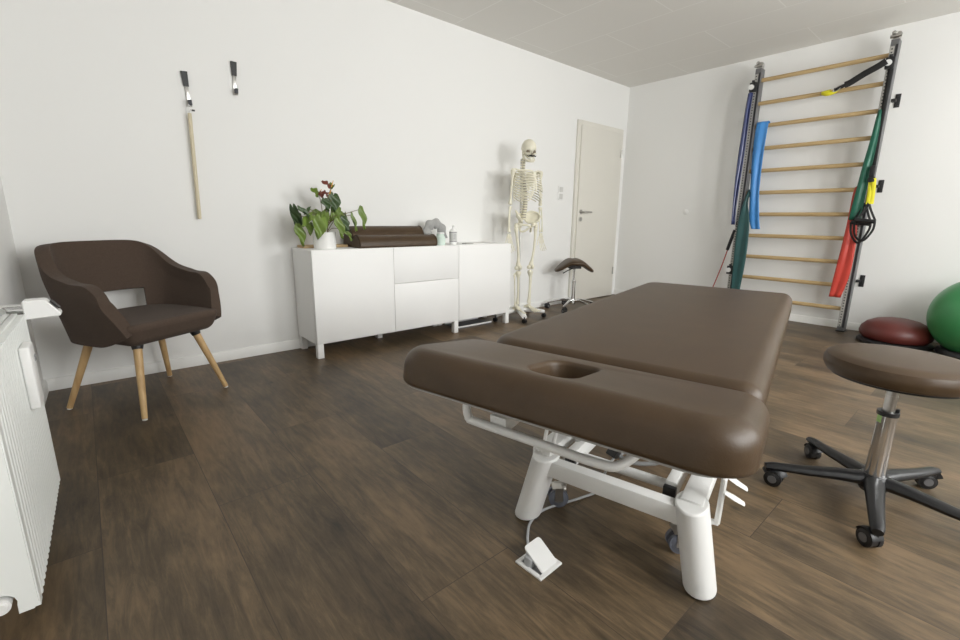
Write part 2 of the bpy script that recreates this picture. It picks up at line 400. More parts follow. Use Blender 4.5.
# side covers with notch for the lower connection
def side(yy):
    poly = [(.036, z0 + .02), (.036, z1 - .002), (.142, z1 - .002), (.1475, z1 - .012), (.1475, z0 + .012), (.140, z0), (.116, z0)]
    for k in range(9):
        a = R(-20 + 190 * k / 8); poly.append((.093 + .025 * math.cos(a), z0 + .030 + .025 * math.sin(a)))
    poly += [(.066, z0 - .002)]
    mt = Matrix(((1, 0, 0, 0), (0, 0, 1, yy), (0, 1, 0, 0), (0, 0, 0, 1)))
    MB().prism(poly, .004, mt).build('side_cover', M['radiator'], rad)
side(y0 - .003); side(y1 - .001)
# top grille
g = MB()
for (x0, x1) in ((.038, .052), (.104, .118), (.121, .134)):
    g.box(((x0 + x1) / 2, (y0 + y1) / 2, z1 + .002), (x1 - x0, y1 - y0 - .004, .006), bev=.0015)
k = y0 + .01
while k < y1: g.box((.078, k, z1), (.054, .005, .005)); k += .016
g.build('top_grille', M['radiator'], rad)
b = MB(); b.cyl((.093, y0 + .02, z0 + .032), (.093, y0 - .010, z0 + .032), .017); b.cyl((.093, y0 - .010, z0 + .032), (.093, y0 - .016, z0 + .032), .0135, .011); b.build('drain_cap', M['plastic_white'], rad)
for yy in (y0 + .09, y1 - .09): MB().box((.018, yy, .45), (.036, .03, .30), bev=.002).build('wall_bracket', M['white_steel'], rad)
b = MB(); b.box((.161, -1.675, .532), (.022, .082, .170), rot=(0, 0, 0), bev=.006, seg=3); hm = b.build('heat_meter', M['plastic_white'], rad)
MB().box((.173, -1.655, .575), (.002, .018, .016)).build('meter_window', M['label_grey'], hm)
# thermostat head with slanted display end
b = MB(); mt = Matrix(((1, 0, 0, 0), (0, 0, 1, -1.462), (0, 1, 0, 0), (0, 0, 0, 1)))
prof = [(.146, .649), (.146, .700), (.150, .703), (.193, .703), (.199, .700), (.226, .662), (.228, .655), (.224, .650), (.150, .646)]
b.prism(prof, .052, mt)
th = b.build('thermostat_head', M['plastic_white'], rad)
m_ = th.modifiers.new('b', 'BEVEL'); m_.width = .004; m_.segments = 3; m_.limit_method = 'ANGLE'; m_.angle_limit = R(40); bake(th)
b = MB(); b.box((.2165, -1.436, .684), (.030, .034, .004), rot=(0, R(54), 0)); b.build('thermostat_display', M['black'], th)
b = MB(); b.cyl((.10, -1.436, .675), (.150, -1.436, .675), .016); b.cyl((.10, -1.47, .675), (.10, -1.43, .675), .012); b.build('valve', M['chrome'], rad)
b = MB(); b.tube(smooth_pts([(.10, -1.455, .655), (.10, -1.445, .6), (.10, -1.445, .2), (.06, -1.445, .09), (.0, -1.445, .075)], 6), .009, 10); b.build('pipe', M['radiator'], rad)

# ------------------------------------------------------------------ armchair
CH = Vector((.178, 2.869, 0)); CHR = R(-59.3) - PI / 2
ch = empty('tub_armchair', CH, CHR); tag(ch, 'dark brown upholstered tub armchair on four splayed light wood legs', 'armchair')
# local: forward +y, right +x
def arm_shell():
    bm = bmesh.new(); NU, NV = 56, 14; grid = []
    for i in range(NU + 1):
        s = -1 + 2 * i / NU; A = abs(s)
        row = []
        # plan U path
        for j in range(NV + 1):
            t = j / NV
            top = .648 + (.818 - .648) * (1 / (1 + math.exp((A - .415) * 17))) - .048 * max(0, (A - .80) / .20) ** 2
            bot = .355 + .060 * max(0, (A - .70) / .30) ** 1.5
            z = bot + (top - bot) * t
            hwid = .238 + .052 * min(1, t * 1.3)        # flares outward
            back = .235 + .085 * ((z - .345) / .47)
            front = .234 - .072 * t ** 1.3
            # superellipse-like U
            if A > .55:
                q = (A - .55) / .45; y = -.02 + (front + .02) * q; x = hwid
                x -= .012 * q * q
            else:
                a = A / .55 * PI / 2; n_ = .62
                x = hwid * (math.sin(a) ** n_ if a > 0 else 0); y = -.02 - (back - .02) * (max(0, math.cos(a)) ** n_)
            x *= (1 if s >= 0 else -1)
            row.append(bm.verts.new((x, y, z)))
        grid.append(row)
    for i in range(NU):
        for j in range(NV):
            s = abs(-1 + 2 * (i + .5) / NU); z = grid[i][j].co.z + .01
            if s < .20 and .462 < z < .538: continue
            bm.faces.new((grid[i][j], grid[i + 1][j], grid[i + 1][j + 1], grid[i][j + 1]))
    bmesh.ops.recalc_face_normals(bm, faces=bm.faces[:])
    for v in [v for v in bm.verts if not v.link_faces]: bm.verts.remove(v)
    me = bpy.data.meshes.new('tub_shell'); bm.to_mesh(me); bm.free(); me.materials.append(M['fabric'])
    o = bpy.data.objects.new('tub_shell', me); C.objects.link(o)
    so = o.modifiers.new('s', 'SOLIDIFY'); so.thickness = .056; so.offset = 0
    be = o.modifiers.new('b', 'BEVEL'); be.width = .020; be.segments = 3; be.limit_method = 'ANGLE'; be.angle_limit = R(50)
    su = o.modifiers.new('u', 'SUBSURF'); su.levels = 2
    bake(o)
    for p in o.data.polygons: p.use_smooth = True
    return o
o = arm_shell(); o.parent = ch
b = MB(); b.prism(round_rect(-.262, .262, -.25, .258, (.06, .06, .16, .16), 6), .110, Matrix.Translation((0, 0, .350)))
# taper the underside
for v in b.bm.verts:
    if v.co.z < .36: v.co.x *= .86; v.co.y *= .86
se = b.build('seat', M['fabric'], ch)
m_ = se.modifiers.new('b', 'BEVEL'); m_.width = .035; m_.segments = 5; m_.limit_method = 'ANGLE'; m_.angle_limit = R(40); bake(se)
for p in se.data.polygons: p.use_smooth = True
Ri = Matrix.Rotation(-CHR, 3, 'Z')
for (fx, fy) in ((-.171, 2.938), (.102, 2.551), (.281, 3.200), (.499, 2.787)):
    foot = Ri @ (Vector((fx, fy, 0)) - CH); top = Vector((foot.x * .66, foot.y * .62, .346))
    fo = Vector((foot.x, foot.y, .006)); fo2 = fo + (top - fo) * .93
    lg = MB().cyl(fo, fo2, .0125, .019, seg=20).build('leg', M['oak'], ch)
    MB().cyl(fo2, top, .022, .026, seg=20).build('leg_bracket', M['black'], lg)
    MB().cyl((fo.x, fo.y, 0), fo, .011, seg=16).build('foot_pad', M['plastic_white'], lg)

# ------------------------------------------------------------------ sideboards
def cabinet(name, x0, x1, fronts, legs, label):
    xc = (x0 + x1) / 2; W = x1 - x0; yb, yf = YA - .008, 2.967
    r = empty(name, (xc, (yb + yf) / 2, 0)); tag(r, label, 'cabinet'); D = yb - yf
    zb, zt = .102, .742
    b = MB(); T = .018; bd = D - .020; yc = .010
    b.box((0, yc, zt - T / 2), (W, bd, T), bev=.001); b.box((0, yc, zb + T / 2), (W, bd, T)); b.box((-W / 2 + T / 2, yc, (zb + zt) / 2), (T, bd, zt - zb - 2 * T)); b.box((W / 2 - T / 2, yc, (zb + zt) / 2), (T, bd, zt - zb - 2 * T)); b.box((0, D / 2 - .004, (zb + zt) / 2), (W - 2 * T, .006, zt - zb - 2 * T))
    b.build('body', M['cabinet'], r)
    for (kind, a, c, p, q) in fronts:
        MB().box(((a + c) / 2 - xc, -D / 2 + .009, (p + q) / 2), (c - a - .003, .018, q - p - .003), bev=.0012).build(kind, M['cabinet'], r)
    for (lx, ly) in legs:
        MB().box((lx - xc, ly - (yb + yf) / 2, .052), (.042, .042, .104), bev=.0015).build('leg', M['cabinet'], r)
    return r
SX, CX0, CX1, CX2 = 1.716, 1.106, 2.332, 2.936
cabinet('sideboard', CX0, CX1, [('door', CX0, SX, .102, .742), ('drawer', SX, CX1, .471, .742), ('drawer', SX, CX1, .102, .471)],
        [(CX0 + .024, 2.992), (CX0 + .024, 3.30), (CX1 - .024, 2.992), (CX1 - .024, 3.30), (1.716, 3.24)], 'white sideboard with one door and two drawers under the plant')
cabinet('cabinet', CX1 + .001, CX2, [('door', CX1 + .001, CX2, .102, .742)], [(CX1 + .030, 3.30), (CX2 - .024, 2.992), (CX2 - .024, 3.30)], 'white one-door cabinet beside the skeleton')
# flat tray below
b = MB(); b.prism(round_rect(2.40, 2.80, 3.06, 3.27, .02), .008, Matrix.Translation((0, 0, .0)))
tr = tag(b.build('flat_tray', M['upright']), 'flat grey tray with white rim on the floor under the one-door cabinet', 'tray')
b2 = MB(); b2.box((2.60, 3.066, .014), (.40, .008, .014), bev=.002); b2.box((2.60, 3.264, .014), (.40, .008, .014), bev=.002); b2.build('tray_rim', M['plastic_white'], tr)

TOP = .742
# tray under the plant
t = MB(); t.box((0, 0, .009), (.325, .13, .018), bev=.003)
tag(t.build('bamboo_board', M['bamboo'], loc=(1.300, 3.245, TOP)), 'thin bamboo board lying behind the plant pot', 'board')
# anthurium
pl = empty('potted_anthurium', (1.250, 3.085, TOP)); tag(pl, 'anthurium with drooping green leaves and dull red flowers in a white pot', 'potted plant')
MB().lathe([(.001, 0), (.070, 0), (.074, .004), (.0765, .112), (.0745, .114), (.070, .112), (.069, .085), (.001, .085)], seg=48).build('pot', M['pot'], pl)
sb = MB(); sb.lathe([(.001, .080), (.0685, .080), (.062, .098), (.001, .108)], seg=24); sb.build('soil', M['soil'], pl)
def leaf(base, tip_dir, nrm, L, W, droop, m, name='leaf', cup=.15):
    """heart shaped blade: base point, direction, normal, length"""
    d = Vector(tip_dir).normalized(); nn = Vector(nrm); nn = (nn - d * nn.dot(d)).normalized(); sd = d.cross(nn)
    bm = bmesh.new(); NL, NW = 12, 6; rows = []
    for i in range(NL + 1):
        t = i / NL
        w_ = W * .5 * (math.sin(PI * min(1, (t * .93 + .07)) ** .62) ** .9 if t < 1 else 0) * (1.0)
        row = []
        for j in range(-NW, NW + 1):
            u_ = j / NW
            lobe = -.18 * L * (1 - t) ** 3 * (1 - (abs(u_) - .6) ** 2 * 2.2) * (abs(u_) > .05)
            p = Vector(base) + d * (L * t + lobe) + sd * (w_ * u_) + nn * (-droop * L * t * t + cup * abs(u_) * w_ + .010 * math.sin(t * 9 + u_ * 3))
            row.append(bm.verts.new(p))
        rows.append(row)
    for i in range(NL):
        for j in range(2 * NW): bm.faces.new((rows[i][j], rows[i][j + 1], rows[i + 1][j + 1], rows[i + 1][j]))
    bmesh.ops.remove_doubles(bm, verts=bm.verts[:], dist=.0002)
    me = bpy.data.meshes.new(name); bm.to_mesh(me); bm.free(); me.materials.append(m)
    for p in me.polygons: p.use_smooth = True
    o = bpy.data.objects.new(name, me); C.objects.link(o); o.parent = pl
    so = o.modifiers.new('s', 'SOLIDIFY'); so.thickness = .0008; bake(o); return o
def px2(x, y, yo=0): return Vector(((x - 324.3) / 140 + .0, yo, (248 - y) / 147.0))
def stem(p0, p1, m=None, r=.0022, sag=.02):
    p0, p1 = Vector(p0), Vector(p1); mid = (p0 + p1) / 2 + Vector((0, 0, sag)) + (p1 - p0) * .0
    mid.x = p0.x + (p1.x - p0.x) * .35
    return MB().tube(smooth_pts([p0, mid, p1], 6), r, 7).build('stem', m or M['stem'], pl)
# (junction px, tip px, y offset, width, dark?, normal)
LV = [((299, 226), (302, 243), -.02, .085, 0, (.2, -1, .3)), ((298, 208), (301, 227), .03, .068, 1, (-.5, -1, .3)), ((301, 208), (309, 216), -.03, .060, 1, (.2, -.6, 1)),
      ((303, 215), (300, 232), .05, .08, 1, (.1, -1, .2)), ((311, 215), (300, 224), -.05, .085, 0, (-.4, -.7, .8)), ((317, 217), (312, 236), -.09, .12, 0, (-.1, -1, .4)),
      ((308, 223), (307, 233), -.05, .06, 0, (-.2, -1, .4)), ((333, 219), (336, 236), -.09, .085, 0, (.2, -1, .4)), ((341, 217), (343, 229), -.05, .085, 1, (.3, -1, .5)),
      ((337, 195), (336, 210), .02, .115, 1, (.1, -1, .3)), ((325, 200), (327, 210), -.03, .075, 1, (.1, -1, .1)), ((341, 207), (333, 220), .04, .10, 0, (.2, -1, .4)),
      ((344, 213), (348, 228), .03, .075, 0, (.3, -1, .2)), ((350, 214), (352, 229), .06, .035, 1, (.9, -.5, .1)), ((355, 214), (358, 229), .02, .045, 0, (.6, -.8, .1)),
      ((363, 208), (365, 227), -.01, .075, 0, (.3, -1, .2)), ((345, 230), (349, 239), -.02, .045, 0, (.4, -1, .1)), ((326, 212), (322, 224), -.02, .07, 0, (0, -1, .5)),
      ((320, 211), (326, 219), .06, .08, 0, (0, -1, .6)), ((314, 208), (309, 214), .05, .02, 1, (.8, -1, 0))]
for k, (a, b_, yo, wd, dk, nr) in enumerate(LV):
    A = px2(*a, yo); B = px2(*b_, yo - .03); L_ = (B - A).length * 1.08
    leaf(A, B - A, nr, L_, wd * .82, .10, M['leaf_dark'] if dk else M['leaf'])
    stem((random.uniform(-.02, .02), random.uniform(-.02, .02), .095), A, sag=.03)
for (a, b_, yo, wd, m) in (((321, 195), (315, 190), 0, .062, 'leaf'), ((321, 195.5), (325, 194), -.02, .045, 'spathe'), ((333, 186.5), (326, 182.5), 0, .045, 'spathe'), ((333, 186.5), (338, 185), .02, .045, 'leaf'), ((331, 194), (326, 192.5), .02, .045, 'spathe')):
    A = px2(*a, yo); B = px2(*b_, yo)
    leaf(A, B - A, (.1, -.8, .6), (B - A).length * 1.15, wd, .0, M[m], 'flower')
for (a, b_) in (((321, 195), (323, 190)), ((333.5, 187), (335, 181)), ((331, 194), (332.5, 190))):
    f0, f1 = px2(*a, -.01), px2(*b_, -.02); MB().cyl(f0, f1, .004, .002, seg=10).build('spadix', M['spadix'], pl); stem((0, 0, .1), f0, sag=.04)

# bolster rolls
def bolster(name, x0, x1, y, r, hgt, label):
    rt = empty(name, ((x0 + x1) / 2, y, TOP)); tag(rt, label, 'bolster cushion', 'brown bolster cushions on the sideboard')
    poly = [(-r, .018), (-r, .012), (-r + .012, 0), (r - .012, 0), (r, .012), (r, .018)]
    for k in range(1, 16):
        a = PI * k / 16; poly.append((r * math.cos(a), .018 + (hgt - .018) * math.sin(a) ** .9))
    mt = Matrix(((0, 0, 1, -(x1 - x0) / 2), (1, 0, 0, 0), (0, 1, 0, 0), (0, 0, 0, 1)))
    o = MB().prism(poly, x1 - x0, mt).build('cushion', M['leather'], rt)
    m = o.modifiers.new('b', 'BEVEL'); m.width = .010; m.segments = 3; m.limit_method = 'ANGLE'; m.angle_limit = R(50); bake(o)
    for p in o.data.polygons: p.use_smooth = True
    for sx in (-1, 1):
        MB().tube([Vector((sx * ((x1 - x0) / 2 - .004), p[0] * .985, p[1] * .985 + .003)) for p in poly], .003, 6, closed=True).build('piping', M['leather'], rt)
bolster('bolster_cushion', 1.475, 2.10, 3.205, .086, .152, 'taller brown vinyl bolster lying nearer the wall on the sideboard')
bolster('bolster_cushion', 1.462, 2.128, 3.050, .066, .088, 'lower brown vinyl bolster lying in front at the sideboard edge')

# grey foam arch, mint glass, bottle, card
b = MB(); arc = [(-.085, .0, .085), (-.080, 0, .13), (-.045, 0, .165), (.0, 0, .172), (.045, 0, .150), (.072, 0, .105), (.078, 0, .050)]
b.tube(smooth_pts(arc, 5), [.030 + .006 * math.sin(k * .9) for k in range(31)], 14, flat=(.75, 1.3), up=(0, 1, 0))
b.tube(smooth_pts([(-.06, .02, .14), (-.075, .045, .07), (-.07, .05, .005)], 5), .022, 12)
tag(b.build('foam_neck_roll', M['grey_cloth'], loc=(2.232, 3.16, TOP)), 'grey curved foam roll standing arched behind the mint jar', 'foam roll')
b = MB(); b.lathe([(.001, 0), (.036, 0), (.040, .006), (.040, .066), (.032, .076), (.032, .09), (.001, .09)], seg=28)
j = tag(b.build('glass_jar', M['mint'], loc=(2.215, 3.065, TOP)), 'small pale mint jar in front of the grey foam roll', 'jar')
MB().box((.0, -.0, .0965), (.05, .05, .012), bev=.005).build('jar_lid', M['plastic_white'], j)
b = MB(); b.lathe([(.001, 0), (.028, 0), (.031, .004), (.031, .110), (.022, .124), (.012, .130), (.001, .130)], seg=28)
bt = tag(b.build('pump_bottle', M['plastic_white'], loc=(2.372, 3.10, TOP)), 'white pump bottle with grey label right of the foam roll', 'bottle')
MB().lathe([(.0315, .032), (.0318, .034), (.0318, .092), (.0315, .094)], seg=28, cap=False).build('bottle_label', mat('pale_grey_label', (.55, .55, .54), .5), bt)
b = MB()
for z in (.026, .100): b.lathe([(.0316, z - .004), (.0322, z - .003), (.0322, z + .003), (.0316, z + .004)], seg=28, cap=False)
for k in range(4):
    b.box((-.008 + .004 * (k % 2), -.0315, .050 + .011 * k), (.022 - .006 * (k % 2), .002, .003))
b.build('label_print', M['label_grey'], bt)
b = MB(); b.cyl((0, 0, .13), (0, 0, .15), .006); b.box((0, -.008, .153), (.014, .035, .008), bev=.002); b.build('pump', M['plastic_white'], bt)
cd = tag(MB().box((2.515, 3.08, TOP + .004), (.085, .055, .008), rot=(0, 0, .1), bev=.001).build('card_box', M['paper']), 'small flat grey green box on the one-door cabinet', 'box')
tag(MB().box((2.63, 3.07, TOP + .002), (.12, .04, .004), rot=(0, 0, -.04), bev=.001).build('paper_slip', M['cabinet']), 'narrow white paper slip right of the grey green box', 'paper')

# ------------------------------------------------------------------ wall hooks and stick
def hook(x, z, rz, label):
    r = empty('wall_hook', (x, YA, z)); r.rotation_euler = (0, rz, 0); tag(r, label, 'hook', 'black and steel hooks on the long wall')
    MB().prism([(-.013, .0), (.013, .0), (.017, .08), (-.017, .08)], .014, Matrix(((1, 0, 0, 0), (0, 0, -1, 0), (0, 1, 0, .0), (0, 0, 0, 1)))).build('black_cap', M['black'], r)
    b = MB(); b.box((0, -.006, -.045), (.020, .006, .10), bev=.001)
    b.tube(smooth_pts([(0, -.006, -.082), (0, -.014, -.108), (0, -.032, -.110), (0, -.038, -.085)], 5), .008, 10, flat=(.35, 1.2), up=(0, 0, 1)); b.build('steel_strip', M['steel'], r)
    MB().box((0, -.034, -.092), (.020, .016, .030), bev=.003).build('rubber_tip', M['rubber'], r)
    return r
hook(.572, 1.697, R(-3), 'steel hook with black cap from which the thin wooden stick hangs')
hook(.838, 1.805, R(2), 'empty steel hook with black cap, higher and right of the stick')
st = empty('wooden_stick', (.556, 3.301, .935)); tag(st, 'thin pale wooden stick hanging from the left wall hook', 'stick')
MB().cyl((0, .006, 0), (.012, 0, .61), .0105, .0105, seg=14).build('stick', mat('pale_wood', (.60, .53, .38), .5), st)
b = MB(); b.tube(smooth_pts([(.012, 0, .600), (.003, -.008, .63), (.012, -.012, .655), (.022, -.008, .63), (.012, 0, .600)], 4), .0018, 6); b.build('loop', M['plastic_white'], st)
MB().box((.030, -.004, .628), (.022, .006, .010), bev=.002).build('toggle', M['black'], st)

# ------------------------------------------------------------------ skeleton on stand
SK = Vector((3.165, 3.01, 0)); sk = empty('anatomical_skeleton', SK, R(-4)); tag(sk, 'life-size ivory teaching skeleton with a black moustache hanging on its stand', 'skeleton')
B = M['bone']
# skull (local: front = -y)
bm = bmesh.new(); bmesh.ops.create_uvsphere(bm, u_segments=36, v_segments=26, radius=1)
for v in bm.verts:
    x, y, z = v.co
    fx, fy, fz = x * .070, y * .086, z * .088
    if z < -.1:                       # narrow below towards the jaw
        k_ = (-z - .1) / .9; fx *= 1 - .28 * k_; fy = fy * (1 - .1 * k_) - .016 * k_; 
        if y > .2: fz *= .72
    fz += .0
    if y < -.3 and z < 0: fz *= 1.15
    for (sx, sz, dd, rx, rz) in ((-.46, -.36, .030, .24, .20), (.46, -.36, .030, .24, .20), (0, -.66, .020, .13, .20)):
        if y < -.2:
            e2 = ((x - sx) / rx) ** 2 + ((z - sz) / rz) ** 2
            if e2 < 1: fy += dd * (1 - e2) ** .5
    v.co = (fx, fy, fz)
me = bpy.data.meshes.new('skull'); bm.to_mesh(me); bm.free(); me.materials.append(B); me.materials.append(M['socket_shade'])
for p in me.polygons:
    p.use_smooth = True
skull = bpy.data.objects.new('skull', me); C.objects.link(skull); skull.parent = sk; skull.scale = (.94, .94, .94); skull.location = (.005, .0, 1.584); skull.rotation_euler = (R(3), 0, R(-18))
b = MB(); b.sph((0, -.052, -.082), .030, (1.05, .9, .75)); b.sph((0, -.088, -.030), .012, (.5, .6, 1.2))
for sx in (-1, 1): b.tube(smooth_pts([(sx * .020, -.080, -.048), (sx * .052, -.062, -.046), (sx * .062, -.02, -.040), (sx * .062, .010, -.032)], 4), .006, 8)
b.build('upper_jaw', B, skull)
b = MB(); jaw = smooth_pts([(-.052, .010, -.035), (-.050, .0, -.080), (-.034, -.050, -.110), (0, -.076, -.118), (.034, -.050, -.110), (.050, .0, -.080), (.052, .010, -.035)], 5)
b.tube(jaw, .015, 8, flat=(1.0, .8)); b.sph((0, -.058, -.104), .022, (1.3, .8, .7)); b.build('mandible', B, skull)
b = MB()
for k in range(-5, 6):
    a = k * .26; b.box((.027 * math.sin(a), -.050 - .029 * math.cos(a), -.094), (.006, .005, .020), rot=(0, 0, -a), bev=.001)
b.build('teeth', mat('teeth', (.8, .78, .68), .3), skull)
b = MB()
for sx in (-1, 1): b.sph((sx * .030, -.060, -.030), .019, (1.05, .5, .9))
b.sph((0, -.083, -.056), .010, (.7, .4, 1.2)); b.build('eye_nose_shade', M['socket_shade'], skull)  # dark balls painted as the shade inside eye sockets and nose opening
b = MB()
for sx in (-1, 1): b.tube(smooth_pts([(0, -.092, -.073), (sx * .018, -.093, -.068), (sx * .036, -.082, -.074), (sx * .050, -.070, -.064)], 4), [.006, .007, .008, .0085, .008, .007, .006, .0055, .005, .0045, .0035, .003, .0015], 8)
b.build('moustache', M['moustache'], skull)
# spine
b = MB(); NVt = 24
def spine(t):   # t 0 (neck) .. 1 (sacrum)
    z = 1.50 - t * .535; y = .035 + .020 * math.sin(t * 2 * PI * .95 + .5) ; return Vector((0, y, z))
for k in range(NVt):
    t_ = k / (NVt - 1); p = spine(t_); r_ = .013 + .013 * t_
    b.lathe([(r_ * .85, -.008), (r_, -.006), (r_ * .82, 0), (r_, .006), (r_ * .85, .008)], p, seg=12)
    b.box(p + Vector((0, r_ + .014, -.005)), (.006, .034, .010), rot=(.5, 0, 0), bev=.001); b.box(p + Vector((0, r_ + .002, 0)), (.055 + .015 * t_, .008, .008), bev=.002)
b.build('spine', B, sk)
disc = MB()
for k in range(NVt - 1):
    p = (spine(k / (NVt - 1)) + spine((k + 1) / (NVt - 1))) / 2; disc.cyl(p - Vector((0, 0, .005)), p + Vector((0, 0, .005)), .011 + .012 * k / NVt, seg=12)
disc.build('spine_discs', mat('disc_grey', (.32, .30, .25), .6), sk)
# ribs
for k in range(12):
    t_ = k / 11; zt = 1.395 - .021 * k; w_ = .070 + .075 * math.sin(min(1, .25 + t_ * .85) * PI * .62); dp = .075 + .045 * math.sin(min(1, .2 + t_) * PI * .6)
    for sx in (-1, 1):
        dr = .035 + .055 * t_
        p0 = (sx * .012, .045, zt); p1 = (sx * w_ * .62, .075, zt - .005); p2 = (sx * w_, .015, zt - dr * .45); p3 = (sx * w_ * .86, -dp * .62, zt - dr * .95)
        ps = [p0, p1, p2, p3]
        if k < 7: ps += [(sx * w_ * .50, -dp - .004, zt - dr * 1.1 + .004 * k), (sx * .016, -dp - .012, 1.345 - .018 * k)]
        elif k < 10: ps += [(sx * w_ * .55, -dp - .0, zt - dr * 1.0), (sx * .035, -dp - .008, 1.225 - .010 * (k - 6))]
        elif k == 11: ps = ps[:3]
        b = MB(); pp = smooth_pts(ps, 5); b.tube(pp, .0042, 7, flat=(1.25, .65), up=(0, 0, 1)); b.build('rib', B, sk)
b = MB(); b.tube([(0, -.092, 1.375), (0, -.100, 1.345), (0, -.112, 1.29), (0, -.120, 1.235), (0, -.122, 1.195)], [.022, .017, .014, .016, .005], 10, flat=(1, .4), up=(1, 0, 0)); b.build('sternum', B, sk)
# pelvis
b = MB()
for sx in (-1, 1):
    ring = smooth_pts([(sx * .035, .060, .985), (sx * .085, .045, 1.030), (sx * .128, -.005, 1.020), (sx * .135, -.050, .985), (sx * .105, -.055, .945), (sx * .078, -.030, .925), (sx * .045, .030, .930)], 4, closed=True)
    b.tube(ring, .009, 8, closed=True)
    c_ = Vector((sx * .085, -.0, .975)); cv = b.bm.verts.new(c_ + Vector((sx * .012, .03, 0))); rv = [b.bm.verts.new(p) for p in ring]
    for k in range(len(rv)): b.bm.faces.new((rv[k], rv[(k + 1) % len(rv)], cv))
    b.sph((sx * .088, -.018, .912), .026)
    b.tube(smooth_pts([(sx * .088, -.022, .905), (sx * .045, -.062, .905), (sx * .008, -.072, .895)], 4), .010, 8)
    b.tube(smooth_pts([(sx * .082, .002, .895), (sx * .062, .004, .850), (sx * .040, -.030, .850), (sx * .010, -.066, .885)], 4), .009, 8)
b.tube([(0, .055, 1.0), (0, .075, .96), (0, .078, .92), (0, .060, .88)], [.038, .034, .020, .006], 10, flat=(1, .4), up=(1, 0, 0))
b.build('pelvis', B, sk)
# limbs
def bone(mb, p0, p1, r, e0, e1, bow=(0, 0, 0)):
    p0, p1 = Vector(p0), Vector(p1); bw = Vector(bow)
    pts = [p0, p0 + (p1 - p0) * .10, p0 + (p1 - p0) * .25 + bw * .5, p0 + (p1 - p0) * .5 + bw, p0 + (p1 - p0) * .75 + bw * .6, p0 + (p1 - p0) * .92, p1]
    mb.tube(smooth_pts(pts, 3), [e0 * .55, e0 * .9, e0, e0 * .85, e0 * .65, r * 1.1, r, r, r * .95, r * .92, r * .9, r * .95, r, r * 1.1, e1 * .7, e1 * .9, e1, e1 * .95, e1 * .6], 10)
for sx in (-1, 1):
    b = MB(); b.tube(smooth_pts([(sx * .012, -.088, 1.378), (sx * .06, -.082, 1.388), (sx * .115, -.045, 1.385), (sx * .160, -.010, 1.398)], 4), .0075, 8); b.build('clavicle', B, sk)
    b = MB(); sv = [(sx * .155, .005, 1.385), (sx * .120, .055, 1.385), (sx * .070, .085, 1.365), (sx * .078, .090, 1.30), (sx * .095, .085, 1.245), (sx * .135, .055, 1.32)]
    b.tube(smooth_pts(sv, 3, closed=True), .006, 7, closed=True); vs = [b.bm.verts.new(p) for p in sv]; b.bm.faces.new(vs); b.tube(smooth_pts([(sx * .075, .09, 1.345), (sx * .12, .08, 1.375), (sx * .165, .02, 1.400)], 4), .008, 8); b.build('scapula', B, sk)
    b = MB(); bone(b, (sx * .172, .004, 1.385), (sx * .190, .012, 1.085), .0095, .021, .019); b.sph((sx * .170, .004, 1.382), .023); b.build('humerus', B, sk)
    b = MB(); bone(b, (sx * .184, .014, 1.075), (sx * .192, .004, .835), .006, .013, .009, (0, .006, 0)); bone(b, (sx * .198, .006, 1.072), (sx * .212, -.004, .838), .006, .011, .012, (sx * .005, 0, 0)); b.build('forearm', B, sk)
    b = MB(); wr = Vector((sx * .202, 0, .820))
    for q in range(8): b.sph(wr + Vector(((q % 4 - 1.5) * .010, .003 * (q % 2), -.012 * (q // 4))), .008, u=8, v=6)
    for q in range(5):
        fx = (q - 2) * .013
        if q == 0 or False: pass
        L1 = (.045, .062, .066, .062, .056)[q]; base = wr + Vector((fx * .8, 0, -.018))
        dirx = (q - 2) * .10 - (.25 if q == 0 else 0)
        dv = Vector((dirx, -.12, -1)).normalized()
        e = base + dv * L1; b.tube([base, base + dv * L1 * .5, e], [.006, .0036, .0058], 7)
        for seg in (.040, .026, .018)[:(2 if q == 0 else 3)]:
            dv = (dv + Vector((0, -.16, 0))).normalized(); e2 = e + dv * seg * (1 if q else .8); b.tube([e, (e + e2) / 2, e2], [.0052, .0032, .0046], 7); e = e2
    b.build('hand', B, sk)
    b = MB(); b.sph((sx * .088, -.018, .910), .024); b.tube([(sx * .088, -.018, .910), (sx * .118, -.010, .888)], [.012, .014], 8); b.sph((sx * .128, -.006, .895), .020, (.8, .9, 1.4))
    bone(b, (sx * .126, -.006, .885), (sx * .080, -.004, .508), .0125, .020, .026, (0, -.012, 0)); b.sph((sx * .062, .0, .505), .022); b.sph((sx * .098, .0, .505), .022); b.build('femur', B, sk)
    b = MB(); b.sph((sx * .080, -.034, .515), .017, (1, .6, 1.1)); b.build('kneecap', B, sk)
    b = MB(); bone(b, (sx * .078, -.002, .475), (sx * .072, .004, .150), .0115, .030, .017, (0, -.006, 0)); bone(b, (sx * .112, .014, .455), (sx * .096, .010, .135), .0055, .010, .010); b.build('lower_leg', B, sk)
    b = MB(); b.sph((sx * .078, .004, .125), .022, (1, 1.2, .9)); b.sph((sx * .078, .042, .105), .022, (.8, 1.3, .9))
    for q in range(5):
        a = (q - 2) * .16 * sx + sx * .08; dv = Vector((math.sin(a), -math.cos(a), -.32)).normalized(); s0 = Vector((sx * .078 + (q - 2) * .008, -.025, .110)); e = s0 + dv * .065
        b.tube([s0, (s0 + e) / 2, e], [.008, .005, .007], 7); e2 = e + Vector((dv.x, dv.y, -.15)).normalized() * (.040 if q else .036); b.tube([e, (e + e2) / 2, e2], [.006, .004, .005], 7)
    b.sph((sx * .078, -.018, .113), .020, (1.1, 1.1, .7)); b.build('foot', B, sk)
